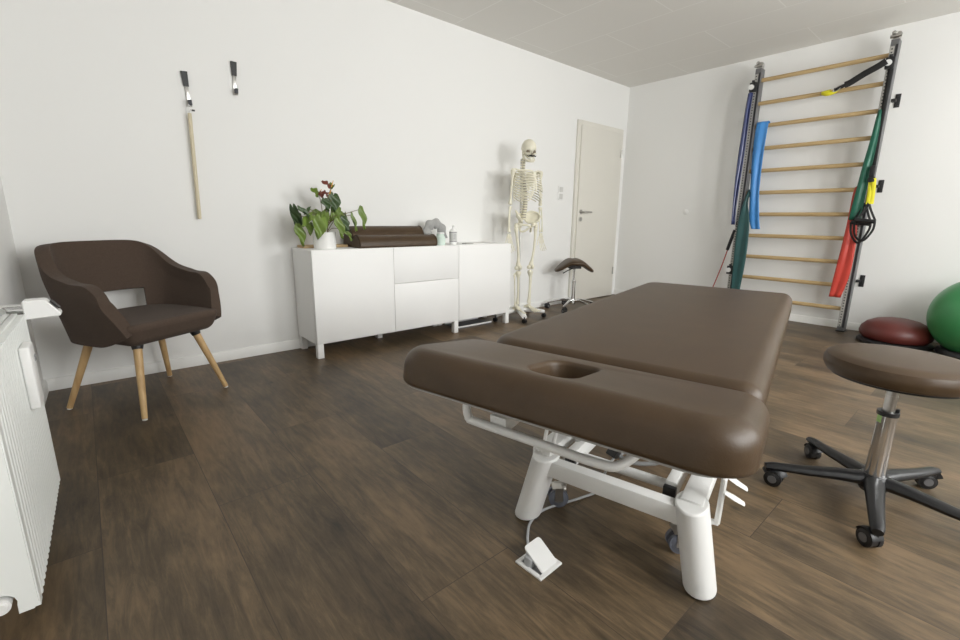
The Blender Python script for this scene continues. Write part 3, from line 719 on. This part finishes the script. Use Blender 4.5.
# stand
sd = empty('skeleton_stand', (3.17, 3.075, 0), R(10)); tag(sd, 'steel pole on a white five-arm rolling base holding the skeleton', 'stand')
MB().cyl((0, 0, .10), (0, .02, 1.50), .009, seg=16).build('pole', M['steel'], sd)
b = MB(); b.cyl((0, 0, .065), (0, 0, .115), .030, .022)
tips = []
for k in range(5):
    a = R(20 + 72 * k); tp = Vector((.31 * math.cos(a), .225 * math.sin(a), .060)); tips.append(tp)
    b.tube([(0.01 * math.cos(a), .01 * math.sin(a), .088), (tp.x * .6, tp.y * .6, .075), tp], [.036, .030, .024], 8, flat=(.7, 1.1), up=(0, 0, 1))
b.build('base', M['plastic_white'], sd)
for tp in tips:
    c = MB(); q = tp + Vector((0, 0, -.0395))
    for sx in (-1, 1): c.cyl(q + Vector((sx * .004, 0, 0)), q + Vector((sx * .014, 0, 0)), .0205, seg=18)
    c.cyl(q + Vector((0, 0, .0)), tp, .006, seg=8); c.build('caster', M['black'], sd)

# ------------------------------------------------------------------ casters / star bases
def caster(parent, tip, ang, r=.028, m='black', body='black', wid=.020, hood=True):
    """twin wheel caster hanging under tip, resting on z=0"""
    cx, cy = tip.x + .018 * math.cos(ang), tip.y + .018 * math.sin(ang)
    ax = Vector((-math.sin(ang), math.cos(ang), 0)); c0 = Vector((cx, cy, r))
    hd = MB(); hd.cyl((tip.x, tip.y, r + .006), (tip.x, tip.y, tip.z), .009, seg=12)
    if hood:
        hd.cyl(c0 - ax * .006, c0 + ax * .006, r * .92, seg=24)
        hd.tube([c0 + Vector((r * 1.05 * math.cos(t) * math.cos(ang), r * 1.05 * math.cos(t) * math.sin(ang), r * 1.05 * math.sin(t))) for t in [R(20 + 16 * q) for q in range(10)]], .016, 8, flat=(.18, 1.3), up=None)
    else:
        hd.box((cx, cy, r * 2 + .004), (.045, .045, .004), rot=(0, 0, ang)); 
        for s_ in (-1, 1): hd.box(c0 + ax * s_ * .021 + Vector((0, 0, r * .5)), (.026, .003, r * 1.5), rot=(0, 0, ang))
    h_ = hd.build('caster', M[body], parent)
    for s_ in (-1, 1):
        w_ = MB(); w_.cyl(c0 + ax * s_ * .007, c0 + ax * s_ * (.007 + wid * .55), r, seg=28); w_.cyl(c0 + ax * s_ * (.007 + wid * .55), c0 + ax * s_ * (.007 + wid * .68), r * .86, r * .72, seg=28)
        wo = w_.build('wheel', M[m], h_)
        cp = MB(); cp.cyl(c0 + ax * s_ * (.007 + wid * .6), c0 + ax * s_ * (.007 + wid * .76), r * .5, seg=20); cp.build('wheel_cap', M['upright'], h_)
    return h_

# round stool
rs = empty('round_stool', (1.975, .170, 0)); tag(rs, 'round brown padded rolling stool with a black five-star base', 'stool')
b = MB(); ZS = .530; rr = .199
b.lathe([(.001, ZS - .070), (rr - .028, ZS - .070), (rr - .010, ZS - .064), (rr, ZS - .045), (rr + .001, ZS - .030), (rr - .006, ZS - .012), (rr - .022, ZS - .002), (rr - .05, ZS + .002), (.001, ZS + .003)], seg=72); b.build('seat', M['leather'], rs)
b = MB(); b.lathe([(.001, ZS - .084), (rr - .06, ZS - .084), (rr - .022, ZS - .074), (rr - .022, ZS - .068), (.001, ZS - .068)], seg=64); b.build('seat_plate', M['black'], rs)
b = MB(); b.cyl((0, 0, .10), (0, 0, .332), .029, .026, seg=36); b.build('column', M['chrome'], rs)
b = MB(); b.cyl((0, 0, .325), (0, 0, .450), .0165, seg=28); b.cyl((0, 0, .392), (0, 0, .396), .0175, seg=28); b.build('gas_rod', M['steel'], rs)
b = MB(); b.lathe([(.018, .326), (.030, .326), (.030, .340), (.018, .340)], seg=32, cap=False); b.box((.010, -.022, .340), (.018, .010, .022), bev=.003); b.build('column_cap', M['black'], rs)
MB().box((-.0195, .0175, .315), (.016, .0012, .030), rot=(0, 0, R(48))).build('column_label', mat('green_label', (.35, .55, .20), .5), rs)
b = MB(); b.lathe([(.001, .045), (.034, .045), (.046, .062), (.044, .098), (.034, .108), (.001, .108)], seg=36)
tipl = []
for k in range(5):
    a = R(47 + 72 * k); ca, sa = math.cos(a), math.sin(a)
    tp = Vector((.312 * ca, .312 * sa, .064)); tipl.append((tp, a))
    b.tube([(.02 * ca, .02 * sa, .085), (.10 * ca, .10 * sa, .083), (.20 * ca, .20 * sa, .074), (.302 * ca, .302 * sa, .070), (.327 * ca, .327 * sa, .067)], [.032, .027, .0225, .019, .015], 12, flat=(.75, 1.0), up=(0, 0, 1))
b.build('star_base', M['black_gloss'], rs)
for tp, a in tipl: caster(rs, tp, a + random.uniform(-1.2, 1.2) + PI, r=.0285)

# saddle stool
ss = empty('saddle_stool', (3.95, 3.02, 0), R(-41)); tag(ss, 'small dark saddle stool with chrome five-star base near the door', 'stool')
bm = bmesh.new(); bmesh.ops.create_uvsphere(bm, u_segments=48, v_segments=28, radius=1)
def spow(v, p): return math.copysign(abs(v) ** p, v)
for v in bm.verts:
    x, y, z = v.co; x, y = spow(x, .88), spow(y, .88)
    Z = .512 - .047 * (1 - math.cos(min(1, abs(x)) * PI)) * .95 + .020 * math.sin(min(1, abs(x)) * PI) + .012 * max(0, y) ** 2
    v.co = (x * .208, y * .165 * (1 - .10 * abs(x)), Z + spow(z, .7) * .036)
me = bpy.data.meshes.new('seat'); bm.to_mesh(me); bm.free(); me.materials.append(M['leather'])
for p in me.polygons: p.use_smooth = True
so_ = bpy.data.objects.new('seat', me); C.objects.link(so_); so_.parent = ss
b = MB(); b.box((0, 0, .465), (.13, .12, .03), bev=.006); b.tube([(-.02, -.02, .45), (-.09, -.06, .425), (-.13, -.08, .405)], .006, 8); b.build('tilt_mechanism', M['black'], ss)
b = MB(); b.cyl((0, 0, .10), (0, 0, .31), .025, seg=28); b.cyl((0, 0, .30), (0, 0, .315), .029, seg=28); b.cyl((0, 0, .31), (0, 0, .455), .0145, seg=24); b.build('column', M['chrome'], ss)
b = MB(); b.lathe([(.001, .06), (.032, .06), (.036, .075), (.032, .11), (.001, .11)], seg=30); tl = []
for k in range(5):
    a = R(-49 + 72 * k); ca, sa = math.cos(a), math.sin(a); tp = Vector((.26 * ca, .26 * sa, .060)); tl.append((tp, a))
    b.tube([(.02 * ca, .02 * sa, .095), (.10 * ca, .10 * sa, .105), (.19 * ca, .19 * sa, .085), (.27 * ca, .27 * sa, .063)], [.018, .016, .014, .012], 10, flat=(.8, 1.0), up=(0, 0, 1))
b.build('star_base', M['chrome'], ss)
for tp, a in tl: caster(ss, tp, a + 1.0, r=.0265)

# ------------------------------------------------------------------ treatment table
TB = empty('treatment_table', (.686, .572, 0), R(13.3)); tag(TB, 'large brown padded treatment table with a face hole on a white steel frame', 'treatment table')
def pad(name, poly, z0, z1, rad_, parent, hole=None):
    b = MB().prism(poly, z1 - z0, Matrix.Translation((0, 0, z0))); bmesh.ops.recalc_face_normals(b.bm, faces=b.bm.faces[:])
    top = [e for e in b.bm.edges if all(abs(v.co.z - z1) < 1e-5 for v in e.verts)]
    bmesh.ops.bevel(b.bm, geom=top, offset=rad_, segments=9, profile=.5, affect='EDGES')
    bot = [e for e in b.bm.edges if all(abs(v.co.z - z0) < 1e-5 for v in e.verts)]
    bmesh.ops.bevel(b.bm, geom=bot, offset=.012, segments=4, profile=.5, affect='EDGES')
    o = b.build(name, M['leather'], parent)
    if hole:
        c_ = MB(); n_ = len(hole[0]); lo = [c_.bm.verts.new((x, y, z0 - .05)) for x, y in hole[0]]; hi = [c_.bm.verts.new((x, y, z1 + .012)) for x, y in hole[1]]
        c_.bm.faces.new(lo); c_.bm.faces.new(list(reversed(hi)))
        for k in range(n_): c_.bm.faces.new((lo[k], hi[k], hi[(k + 1) % n_], lo[(k + 1) % n_]))
        co = c_.build('cutter', M['leather'], parent)
        bo = o.modifiers.new('h', 'BOOLEAN'); bo.operation = 'DIFFERENCE'; bo.object = co; bo.solver = 'EXACT'; bake(o)
        me = co.data; bpy.data.objects.remove(co); bpy.data.meshes.remove(me)
        m = o.modifiers.new('b', 'BEVEL'); m.width = .011; m.segments = 4; m.limit_method = 'ANGLE'; m.angle_limit = R(50); bake(o)
    for p in o.data.polygons: p.use_smooth = True
    return o
ZT, TH = .630, .090
mp_ = pad('main_pad', round_rect(.212, 1.795, -.366, .318, (.085, .085, .05, .05), 8), ZT - TH, ZT, .042, TB)
hp = empty('head_section', (.207, 0, ZT)); hp.parent = TB; hp.rotation_euler = (0, R(8.0), 0)
hole_out = round_rect(-.266, -.104, -.072, .036, (.040, .050, .035, .02), 6)
hole_in = round_rect(-.264, -.106, -.072, .024, (.030, .040, .030, .02), 6)
hd_ = pad('head_pad', round_rect(-.328, -.004, -.382, .344, (.075, .085, .085, .055), 8), -TH + .005, 0, .044, hp, (hole_in, hole_out))
b = MB()
bp_ = MB(); bp_.prism(round_rect(-.314, -.012, -.352, .325, .06, 6), .005, Matrix.Translation((0, 0, -TH))); bo_ = bp_.build('pad_board', M['pale_board'], hp)
MB().box((.99, -.024, ZT - TH - .006), (1.48, .62, .012), bev=.002).build('pad_board', M['pale_board'], TB)
WS = M['white_steel']
# roll holder bar below the head pad
b = MB(); zb = -TH - .012
bar = [(-.235, .174, zb + .008), (-.240, .177, zb - .018), (-.238, .170, zb - .042), (-.235, .153, zb - .048), (-.225, .0, zb - .054), (-.222, -.130, zb - .056), (-.205, -.165, zb - .052), (-.140, -.190, zb - .026), (-.08, -.20, zb + .0)]
b.tube(smooth_pts(bar, 5), .0095, 14); b.build('roll_bar', WS, hp)
b = MB(); b.box((-.17, .100, zb - .028), (.115, .042, .036), rot=(0, R(-14), 0), bev=.003); b.box((-.13, .127, zb - .02), (.05, .004, .04)); b.box((-.13, .075, zb - .02), (.05, .004, .04)); b.build('bar_bracket', WS, hp)
MB().sph((-.13, .051, zb - .025), .010).build('clamp_screw', M['rubber'], hp)
# legs (rounded posts with slanted tops)
legs = [((.378, .243), (.372, .180)), ((.378, -.284), (.372, -.240))]
for (f0, t0) in legs:
    b = MB(); seg = 40; lo, hi = [], []
    for k in range(seg):
        a = 2 * PI * k / seg; cx_, cy_ = .052 * math.cos(a), .041 * math.sin(a)
        lo.append(b.bm.verts.new((f0[0] + cx_, f0[1] + cy_, .004))); hi.append(b.bm.verts.new((t0[0] + cx_, t0[1] + cy_, .245 + cx_ * .12)))
    b.bm.faces.new(list(reversed(lo))); b.bm.faces.new(hi)
    for k in range(seg): b.bm.faces.new((lo[k], lo[(k + 1) % seg], hi[(k + 1) % seg], hi[k]))
    o = b.build('leg', WS, TB); m = o.modifiers.new('b', 'BEVEL'); m.width = .005; m.segments = 3; m.limit_method = 'ANGLE'; m.angle_limit = R(50); bake(o)
    for p in o.data.polygons: p.use_smooth = True
    MB().cyl((f0[0], f0[1], 0), (f0[0], f0[1], .006), .040, seg=28).build('foot_pad', M['rubber'], o)
for (f0, t0) in (((1.60, .248), (1.60, .190)), ((1.60, -.284), (1.60, -.240))):
    b = MB(); b.cyl((f0[0], f0[1], .004), (t0[0], t0[1], .245), .037, seg=32); b.build('leg', WS, TB)
b = MB(); b.box((.362, -.025, .208), (.040, .40, .052), bev=.004); b.build('crossbar', WS, TB)
b = MB(); b.box((1.60, -.025, .208), (.040, .40, .052), bev=.004); b.build('crossbar', WS, TB)
for yy in (.200, -.240):
    b = MB(); b.box((.985, yy, .228), (1.24, .056, .045), bev=.003); b.build('base_rail', WS, TB)
for yy in (.128, -.172):
    b = MB(); b.box((.875, yy, .213), (.86, .030, .055), bev=.003); r_ = b.build('inner_rail', WS, TB)
    MB().box((.437, yy, .205), (.018, .034, .048), bev=.002).build('end_cap', M['black'], r_)
b = MB(); b.cyl((.505, -.165, .193), (.505, .120, .193), .015, seg=20); b.build('cross_tube', WS, TB)
# lift arms and upper frame
b = MB()
for yy in (.26, -.30): b.box((.98, yy, ZT - TH - .032), (1.40, .030, .040), bev=.003)
for xx in (.32, 1.0, 1.64): b.box((xx, -.02, ZT - TH - .032), (.040, .53, .036), bev=.003)
b.build('upper_frame', WS, TB)
for yy in (.160, -.205):
    b = MB(); b.tube([(.62, yy, .235), (1.28, yy, .500)], .022, 4, flat=(1.1, .8), up=(0, 0, 1)); b.build('lift_arm', WS, TB)
    b = MB(); b.tube([(1.28, yy * .93, .235), (.62, yy * .93, .500)], .022, 4, flat=(1.1, .8), up=(0, 0, 1)); b.build('lift_arm', WS, TB)
b = MB(); b.box((1.0, .0, .21), (.34, .09, .09), bev=.01); b.cyl((.85, 0, .24), (.68, 0, .44), .020); b.build('lift_motor', M['pale_board'], TB)
# small adjusting lever on the left side
b = MB(); b.tube([(.34, .222, .297), (.345, .180, .287)], .004, 8); b.tube([(.345, .180, .285), (.40, .165, .50)], .006, 8); b.tube([(.36, .160, .25), (.42, .145, .50)], .007, 8); b.box((.36, .172, .262), (.03, .03, .03), bev=.003); b.build('ratchet_lever', WS, TB)
b = MB(); b.tube(smooth_pts([(.30, .02, .53), (.34, .05, .46), (.46, .12, .30), (.50, .13, .25)], 4), .012, 10, flat=(.5, 1.2)); b.build('gas_spring', M['steel'], TB)
# foot lever frame on the right
b = MB(); b.tube([(.405, -.285, .186), (.405, -.300, .190), (.405, -.303, .316), (.43, -.300, .335)], .0075, 8); b.tube([(.405, -.27, .186), (.405, -.303, .190)], .0075, 8); b.build('lever_frame', WS, TB)
for (p0, p1) in (((.405, -.306, .282), (.42, -.352, .258)), ((.42, -.306, .320), (.44, -.352, .290))):
    b = MB(); b.tube([p0, tuple((Vector(p0) + Vector(p1)) / 2), p1], [.009, .012, .009], 12, flat=(1.0, .35), up=(1, 0, 0)); b.build('lever_paddle', WS, TB)
# casters of the table
for (cx_, cy_) in ((.490, .170), (.505, -.216), (1.50, .176), (1.50, -.196)):
    cb = caster(TB, Vector((cx_, cy_, .19)), PI / 2 + .6, r=.033, m='grey_rubber', body='steel', wid=.020, hood=False)
# cable coil hanging below
b = MB()
co_ = []
for k in range(70):
    a = 2 * PI * k / 22; co_.append((.635 + .055 * math.cos(a) + .002 * k / 7, -.035 + .070 * math.sin(a) + .004 * math.sin(k * .7), .172 + .0008 * (k % 22) - .010 * math.sin(a)))
b.tube(co_, .0042, 7); b.build('cable_coil', M['cable'], TB)
MB().box((.60, .045, .190), (.045, .035, .032), rot=(.3, .5, 0), bev=.004).build('plug', M['black'], TB)

# floor socket and cable
def TW(a, b_, z): return Matrix.Rotation(R(13.3), 4, 'Z') @ Vector((a, b_, z)) + Vector((.686, .572, 0))
so = empty('floor_socket', (.855, .719, 0)); tag(so, 'white hinged floor socket box with its flap half open', 'floor socket')
so.rotation_euler = (0, 0, R(2))
fr = MB(); sz = .047
for (cx_, cy_, w_, d_) in ((0, sz - .006, 2 * sz, .012), (0, -sz + .006, 2 * sz, .012), (sz - .006, 0, .012, 2 * sz - .024), (-sz + .006, 0, .012, 2 * sz - .024)): fr.box((cx_, cy_, .003), (w_, d_, .006), bev=.001)
fr.build('socket_frame', M['plastic_white'], so)
MB().box((0, 0, .001), (2 * sz - .02, 2 * sz - .02, .002)).build('socket_recess', mat('socket_recess', (.25, .25, .26), .5), so)
b = MB(); b.cyl((-.026, .012, .001), (-.026, .012, .010), .013, seg=20); b.box((-.026, .012, .018), (.022, .026, .026), bev=.004); b.build('plug', M['cable'], so)
b = MB(); b.prism(round_rect(-.033, .033, 0, .082, (.010, .010, .004, .004), 4), .004, Matrix.Translation((.004, -.036, .006)) @ Matrix.Rotation(R(31), 4, 'X')); b.build('flap', M['plastic_white'], so)
cb = [TW(.60, .03, .20), TW(.57, .06, .12), (1.281, .809, .012), (1.191, .829, .006), (1.05, .867, .005), (.968, .854, .005), (.911, .815, .005), (.872, .775, .008), (.845, .755, .022), (.831, .738, .028)]
tag(MB().tube(smooth_pts([tuple(p) for p in cb], 8), .0042, 10).build('power_cable', M['cable']), 'grey power cable running from under the treatment table to the floor socket', 'cable')

# ------------------------------------------------------------------ wall bars
XF = 5.05       # front plane of the uprights
wb = empty('wall_bars', (XB, 1.375, 0)); tag(wb, 'tall wall bars with eleven light wood rungs between grey steel uprights', 'wall bars')
YL, YRr = 1.842 - 1.375, .868 - 1.375
xf = XF - XB
for yy in (YL, YRr):
    b = MB(); b.box((xf + .050, yy, 1.19), (.090, .052, 2.38), bev=.003); u = b.build('upright', M['upright'], wb)
    ps = MB().box((0, 0, 0), (.004, .026, 2.28)).build('punched_strip', M['punched'], u, loc=(xf + .003, yy + .010, 1.19))
    MB().box((xf + .003, yy - .0165, 1.19), (.003, .013, 2.30)).build('dark_channel', M['upright_dark'], u)
    b = MB(); b.box((xf + .045, yy, 2.400), (.060, .045, .050), bev=.006); b.cyl((xf + .0, yy - .035, 2.40), (xf + .0, yy + .035, 2.40), .012, seg=14); b.cyl((xf - .01, yy - .02, 2.415), (xf + .03, yy - .02, 2.415), .014, seg=14); b.sph((xf + .02, yy + .018, 2.432), .016, u=12, v=8); b.build('top_clamp', M['steel'], u)
    b = MB(); b.box((xf + .05, yy, .006), (.10, .065, .012), bev=.002); b.build('foot_plate', M['black'], u)
for zz, nm in ((1.95, 0), (1.27, 0), (.452, 0)):
    for yy, sg in ((YRr, -1), (YL, 1)):
        b = MB(); b.box((-.004, yy + sg * .056, zz), (.006, .036, .105), bev=.002); b.box((-.030, yy + sg * .036, zz), (.055, .030, .022), bev=.002)
        for dz in (-.038, .038): b.cyl((-.007, yy + sg * .056, zz + dz), (-.012, yy + sg * .056, zz + dz), .007, seg=10)
        b.build('wall_bracket', M['upright_dark'], wb)
for k in range(11):
    z_ = .203 + .2075 * k
    b = MB(); b.tube([(xf + .048, YRr + .02, z_), (xf + .048, YL - .02, z_)], .0185, 16, flat=(1.0, .72), up=(0, 0, 1)); b.build('rung', M['rung'], wb)
# clamps with white discs
def clamp(y, z, x=5.05, label='', s=1.0):
    r = empty('band_anchor', (x, y, z)); tag(r, label, 'anchor clamp', 'black anchor clamps on the wall bars')
    b = MB(); b.box((-.012, 0, 0), (.026, .058 * s, .085 * s), bev=.004); b.cyl((-.02, 0, .045 * s), (-.02, 0, .060 * s), .012); b.build('clamp_body', M['black'], r)
    b = MB(); b.cyl((-.026, .008, .0), (-.040, .008, .0), .023 * s, seg=24); b.build('white_disc', M['plastic_white'], r); return r
clamp(.872, 2.205, label='black clamp with white disc near the top of the right upright')
clamp(.885, 1.065, label='black clamp with white disc halfway up the right upright')
clamp(1.865, 2.215, label='black clamp with white disc near the top of the left upright')
clamp(1.855, .470, label='black clamp with white disc low on the left upright')

def band(name, rows, m, label, cat='resistance band', thick=.004, ruff=.012, group=None, folds=2.5):
    """rows: (x, yL, yR, z) from top to bottom; a hanging rubber strip with soft folds"""
    bm = bmesh.new(); N = 12; fine = []
    pts = smooth_pts([Vector((r[0], r[1], r[3])) for r in rows], 5); pts2 = smooth_pts([Vector((r[0], r[2], r[3])) for r in rows], 5)
    g_ = []
    for i, (a, c_) in enumerate(zip(pts, pts2)):
        row = []
        for j in range(N + 1):
            t = j / N; p = a.lerp(c_, t); p.x += ruff * math.sin(t * folds * 2 * PI + i * .12) * (.4 + .6 * math.sin(i * .21 + 1) ** 2); row.append(bm.verts.new(p))
        g_.append(row)
    for i in range(len(g_) - 1):
        for j in range(N): bm.faces.new((g_[i][j], g_[i][j + 1], g_[i + 1][j + 1], g_[i + 1][j]))
    me = bpy.data.meshes.new(name); bm.to_mesh(me); bm.free(); me.materials.append(m)
    for p in me.polygons: p.use_smooth = True
    o = bpy.data.objects.new(name, me); C.objects.link(o); s_ = o.modifiers.new('s', 'SOLIDIFY'); s_.thickness = thick; bake(o)
    return tag(o, label, cat, group)
GB = 'latex resistance bands hanging on the wall bars'
band('resistance_band', [(5.125, 1.80, 1.70, 1.872), (5.098, 1.80, 1.698, 1.893), (5.066, 1.80, 1.695, 1.865), (5.066, 1.80, 1.70, 1.60), (5.068, 1.775, 1.69, 1.25), (5.07, 1.75, 1.66, 1.0), (5.07, 1.715, 1.640, .89)], M['blue'], 'light blue resistance band hanging inside the left upright', group=GB, ruff=.009, folds=1.4)
band('resistance_band', [(5.02, 1.895, 1.850, 2.165), (5.015, 1.905, 1.850, 2.00), (5.01, 1.910, 1.850, 1.6), (5.01, 1.905, 1.855, 1.25), (5.01, 1.885, 1.855, .93)], M['navy'], 'shiny dark blue band hanging down the outside of the left upright', group=GB, ruff=.018, folds=1.5, thick=.006)
band('resistance_band', [(5.127, 1.80, 1.77, 1.20), (5.127, 1.80, 1.77, 1.24), (5.098, 1.80, 1.77, 1.272), (5.066, 1.80, 1.77, 1.24), (5.03, 1.81, 1.765, 1.14), (5.01, 1.82, 1.735, 1.03), (5.0, 1.825, 1.71, .88), (5.0, 1.82, 1.705, .65), (5.0, 1.81, 1.715, .40), (5.0, 1.80, 1.73, .20)], M['teal'], 'dark teal band hanging from the middle of the left upright', group=GB, ruff=.007, folds=1.3)
band('resistance_band', [(5.035, .888, .862, 1.86), (5.02, .892, .857, 1.80), (5.015, .902, .853, 1.62), (5.01, .918, .856, 1.42), (5.01, .932, .860, 1.2), (5.01, .945, .864, .985)], M['green_band'], 'green band hanging beside the right upright above the red band', group=GB, ruff=.007, folds=1.3)
band('resistance_band', [(5.125, .945, .925, 1.245), (5.07, .95, .925, 1.262), (5.045, .955, .91, 1.20), (5.038, .955, .895, 1.02), (5.03, .960, .870, .80), (5.02, .975, .868, .52), (5.02, .985, .905, .31), (5.02, .925, .875, .265)][:7], M['red_band'], 'red resistance band hanging lowest beside the right upright', group=GB, ruff=.009, folds=1.6)

# suspension trainer
sp = empty('suspension_trainer', (5.03, .86, 2.21)); tag(sp, 'black and yellow suspension trainer straps with handle on the right upright', 'suspension trainer')
def L2(p): return tuple(Vector(p) - Vector((5.03, .86, 2.21)))
def strap(pts, w_, m, nm, th=.003):
    MB().tube([L2(p) for p in smooth_pts(pts, 6)], 1.0, 8, flat=(w_, th), up=(0, 0, 1) if abs(pts[0][2] - pts[-1][2]) < abs(pts[0][1] - pts[-1][1]) else (0, 1, 0)).build(nm, m, sp)
strap([(5.0, .89, 2.215), (5.0, .94, 2.185), (5.01, 1.02, 2.150), (5.015, 1.10, 2.105), (5.02, 1.14, 2.092)], .026, M['black_web'], 'anchor_strap', .006)
strap([(5.02, 1.13, 2.095), (5.02, 1.18, 2.075), (5.025, 1.21, 2.068)], .014, M['black_web'], 'anchor_loop', .008)
b = MB(); b.tube([L2(p) for p in smooth_pts([(5.02, 1.15, 2.10), (5.015, 1.18, 2.06), (5.02, 1.215, 2.055), (5.02, 1.19, 2.085)], 5, closed=True)], .004, 8, closed=True); b.build('carabiner', M['steel'], sp)
b = MB(); b.tube([L2(p) for p in smooth_pts([(5.05, 1.185, 2.085), (5.04, 1.21, 2.055), (5.035, 1.26, 2.045), (5.05, 1.30, 2.065), (5.045, 1.24, 2.072)], 5)], .013, 8, flat=(.5, 1.2)); b.build('yellow_loop', M['yellow'], sp)
for yo, xo in ((0, 0), (-.012, -.012)):
    strap([(5.038 + xo, .868 + yo, 2.17), (5.035 + xo, .864 + yo, 1.9), (5.03 + xo, .858 + yo, 1.6), (5.0 + xo, .847 + yo, 1.36), (4.985 + xo, .84 + yo, 1.30)], .009, M['black_web'], 'main_strap', .004)
b = MB(); b.box(L2((4.985, .842, 1.375)), (.03, .035, .09), bev=.006); b.box(L2((4.985, .838, 1.31)), (.035, .045, .04), bev=.006); b.build('cam_buckle', M['black'], sp)
for yo in (.008, -.012):
    strap([(4.985 + yo, .834 + yo, 1.32), (4.982, .826 + yo, 1.22), (4.98, .822 + yo, 1.115)], .016, M['yellow'], 'yellow_strap', .006)
# two handles: triangular webbing with grip
for k, (dy, dx, rz) in enumerate(((0, 0, 0), (.03, .035, 0))):
    b = MB(); b.tube([L2(p) for p in smooth_pts([(4.98 + dx, .826 + dy, 1.125), (4.975 + dx, .80 + dy, 1.06), (4.965 + dx, .762 + dy, .985 - .02 * k)], 4)], .008, 8, flat=(.4, 1.3)); b.tube([L2(p) for p in smooth_pts([(4.98 + dx, .826 + dy, 1.125), (4.975 + dx, .845 + dy, 1.06), (4.965 + dx, .885 + dy, .985 - .02 * k)], 4)], .008, 8, flat=(.4, 1.3)); 
    b.tube([L2(p) for p in smooth_pts([(4.965 + dx, .762 + dy, .985 - .02 * k), (4.96 + dx, .765 + dy, .90), (4.955 + dx, .815 + dy, .815 - .02 * k), (4.96 + dx, .875 + dy, .86), (4.965 + dx, .895 + dy, .985 - .02 * k)], 6)], .008, 8, flat=(.4, 1.3)); b.build('foot_cradle', M['black_web'], sp)
    MB().cyl(L2((4.963 + dx, .757 + dy, .972 - .02 * k)), L2((4.963 + dx, .892 + dy, .985 - .02 * k)), .017, seg=18).build('grip', M['black'], sp)

# tubing exerciser left of the bars
tb = empty('exercise_tube', (5.12, 1.93, .3)); tag(tb, 'red exercise tube with a black foam grip leaning left of the wall bars', 'exercise tube')
def L3(p): return tuple(Vector(p) - Vector((5.12, 1.93, .3)))
MB().tube([L3(p) for p in ((5.06, 1.866, .876), (5.06, 1.885, .80), (5.06, 1.915, .671))], .016, 14).build('foam_grip', M['black'], tb)
MB().tube([L3(p) for p in ((5.04, 1.853, .955), (5.06, 1.862, .90))], .004, 8).build('hanging_loop', M['black_web'], tb)
MB().tube([L3(p) for p in smooth_pts([(5.06, 1.912, .675), (5.06, 1.95, .50), (5.06, 2.008, .282), (5.05, 2.07, .05), (5.03, 2.10, .006)], 5)], .0055, 8).build('rubber_tube', M['red_cord'], tb)

# balance dome and gym ball
bd = empty('balance_dome', (4.90, .485, 0)); tag(bd, 'dark red inflated balance cushion on a black base beside the green ball', 'balance cushion')
b = MB(); b.lathe([(.001, .0), (.225, .0), (.238, .008), (.238, .024), (.225, .034), (.001, .034)], seg=56); b.build('base', M['black'], bd)
b = MB(); b.lathe([(.15, .034), (.205, .040), (.226, .065), (.232, .090), (.222, .128), (.190, .165), (.14, .192), (.08, .206), (.001, .212)], seg=64); b.build('cushion', M['dome'], bd)
gb = empty('gym_ball', (4.85, .03, 0)); tag(gb, 'large glossy green gym ball at the right edge beside the red cushion', 'gym ball')
b = MB(); b.sph((0, 0, .297), .297, u=64, v=44)
b.build('ball', M['ball'], gb)
MB().lathe([(.001, .006), (.010, .005), (.012, .0), (.001, -.002)], (0, 0, .594), seg=16).build('valve', M['plastic_white'], gb)
MB().lathe([(.10, 0), (.20, 0), (.215, .02), (.205, .045), (.185, .052), (.17, .03), (.10, .006)], seg=48, cap=False).build('ring_stand', M['black'], gb)

# ------------------------------------------------------------------ light
def area(name, loc, rot, sx, sy, power, col=(1, 1, 1)):
    l = bpy.data.lights.new(name, 'AREA'); l.shape = 'RECTANGLE'; l.size = sx; l.size_y = sy; l.energy = power; l.color = col
    o = bpy.data.objects.new(name, l); C.objects.link(o); o.location = loc; o.rotation_euler = rot; return o
for i, (a0, a1, q0, q1) in enumerate(RW):
    area('daylight_window', ((a0 + a1) / 2, YR - .24, (q0 + q1) / 2), (R(90), 0, 0), a1 - a0, q1 - q0, (100, 112)[i], (1.0, 1.0, .985))
wd_ = bpy.data.worlds.new('sky'); bpy.context.scene.world = wd_; wd_.use_nodes = True
wd_.node_tree.nodes['Background'].inputs[0].default_value = (.86, .93, 1, 1); wd_.node_tree.nodes['Background'].inputs[1].default_value = 1.0

# ------------------------------------------------------------------ camera
F = 451.33; yaw, pitch, roll = R(49.09067), R(12.60916), R(.692589)
cam = bpy.data.cameras.new('camera'); co = bpy.data.objects.new('camera', cam); C.objects.link(co); bpy.context.scene.camera = co
cam.sensor_width = 36; cam.lens = F / 960 * 36; cam.clip_start = .02
fw = Vector((math.cos(yaw) * math.cos(pitch), math.sin(yaw) * math.cos(pitch), -math.sin(pitch)))
rt = Vector((math.sin(yaw), -math.cos(yaw), 0)); up = rt.cross(fw)
r2 = rt * math.cos(roll) + up * math.sin(roll); u2 = -rt * math.sin(roll) + up * math.cos(roll)
co.matrix_world = Matrix.Translation((0, 0, .955)) @ Matrix((r2, u2, -fw)).transposed().to_4x4()
sc = bpy.context.scene
sc.view_settings.view_transform = 'Standard'; sc.view_settings.look = 'None'; sc.view_settings.exposure = .12; sc.view_settings.gamma = 1
sc.view_settings.use_curve_mapping = False
sc.cycles.max_bounces = 10; sc.cycles.diffuse_bounces = 7
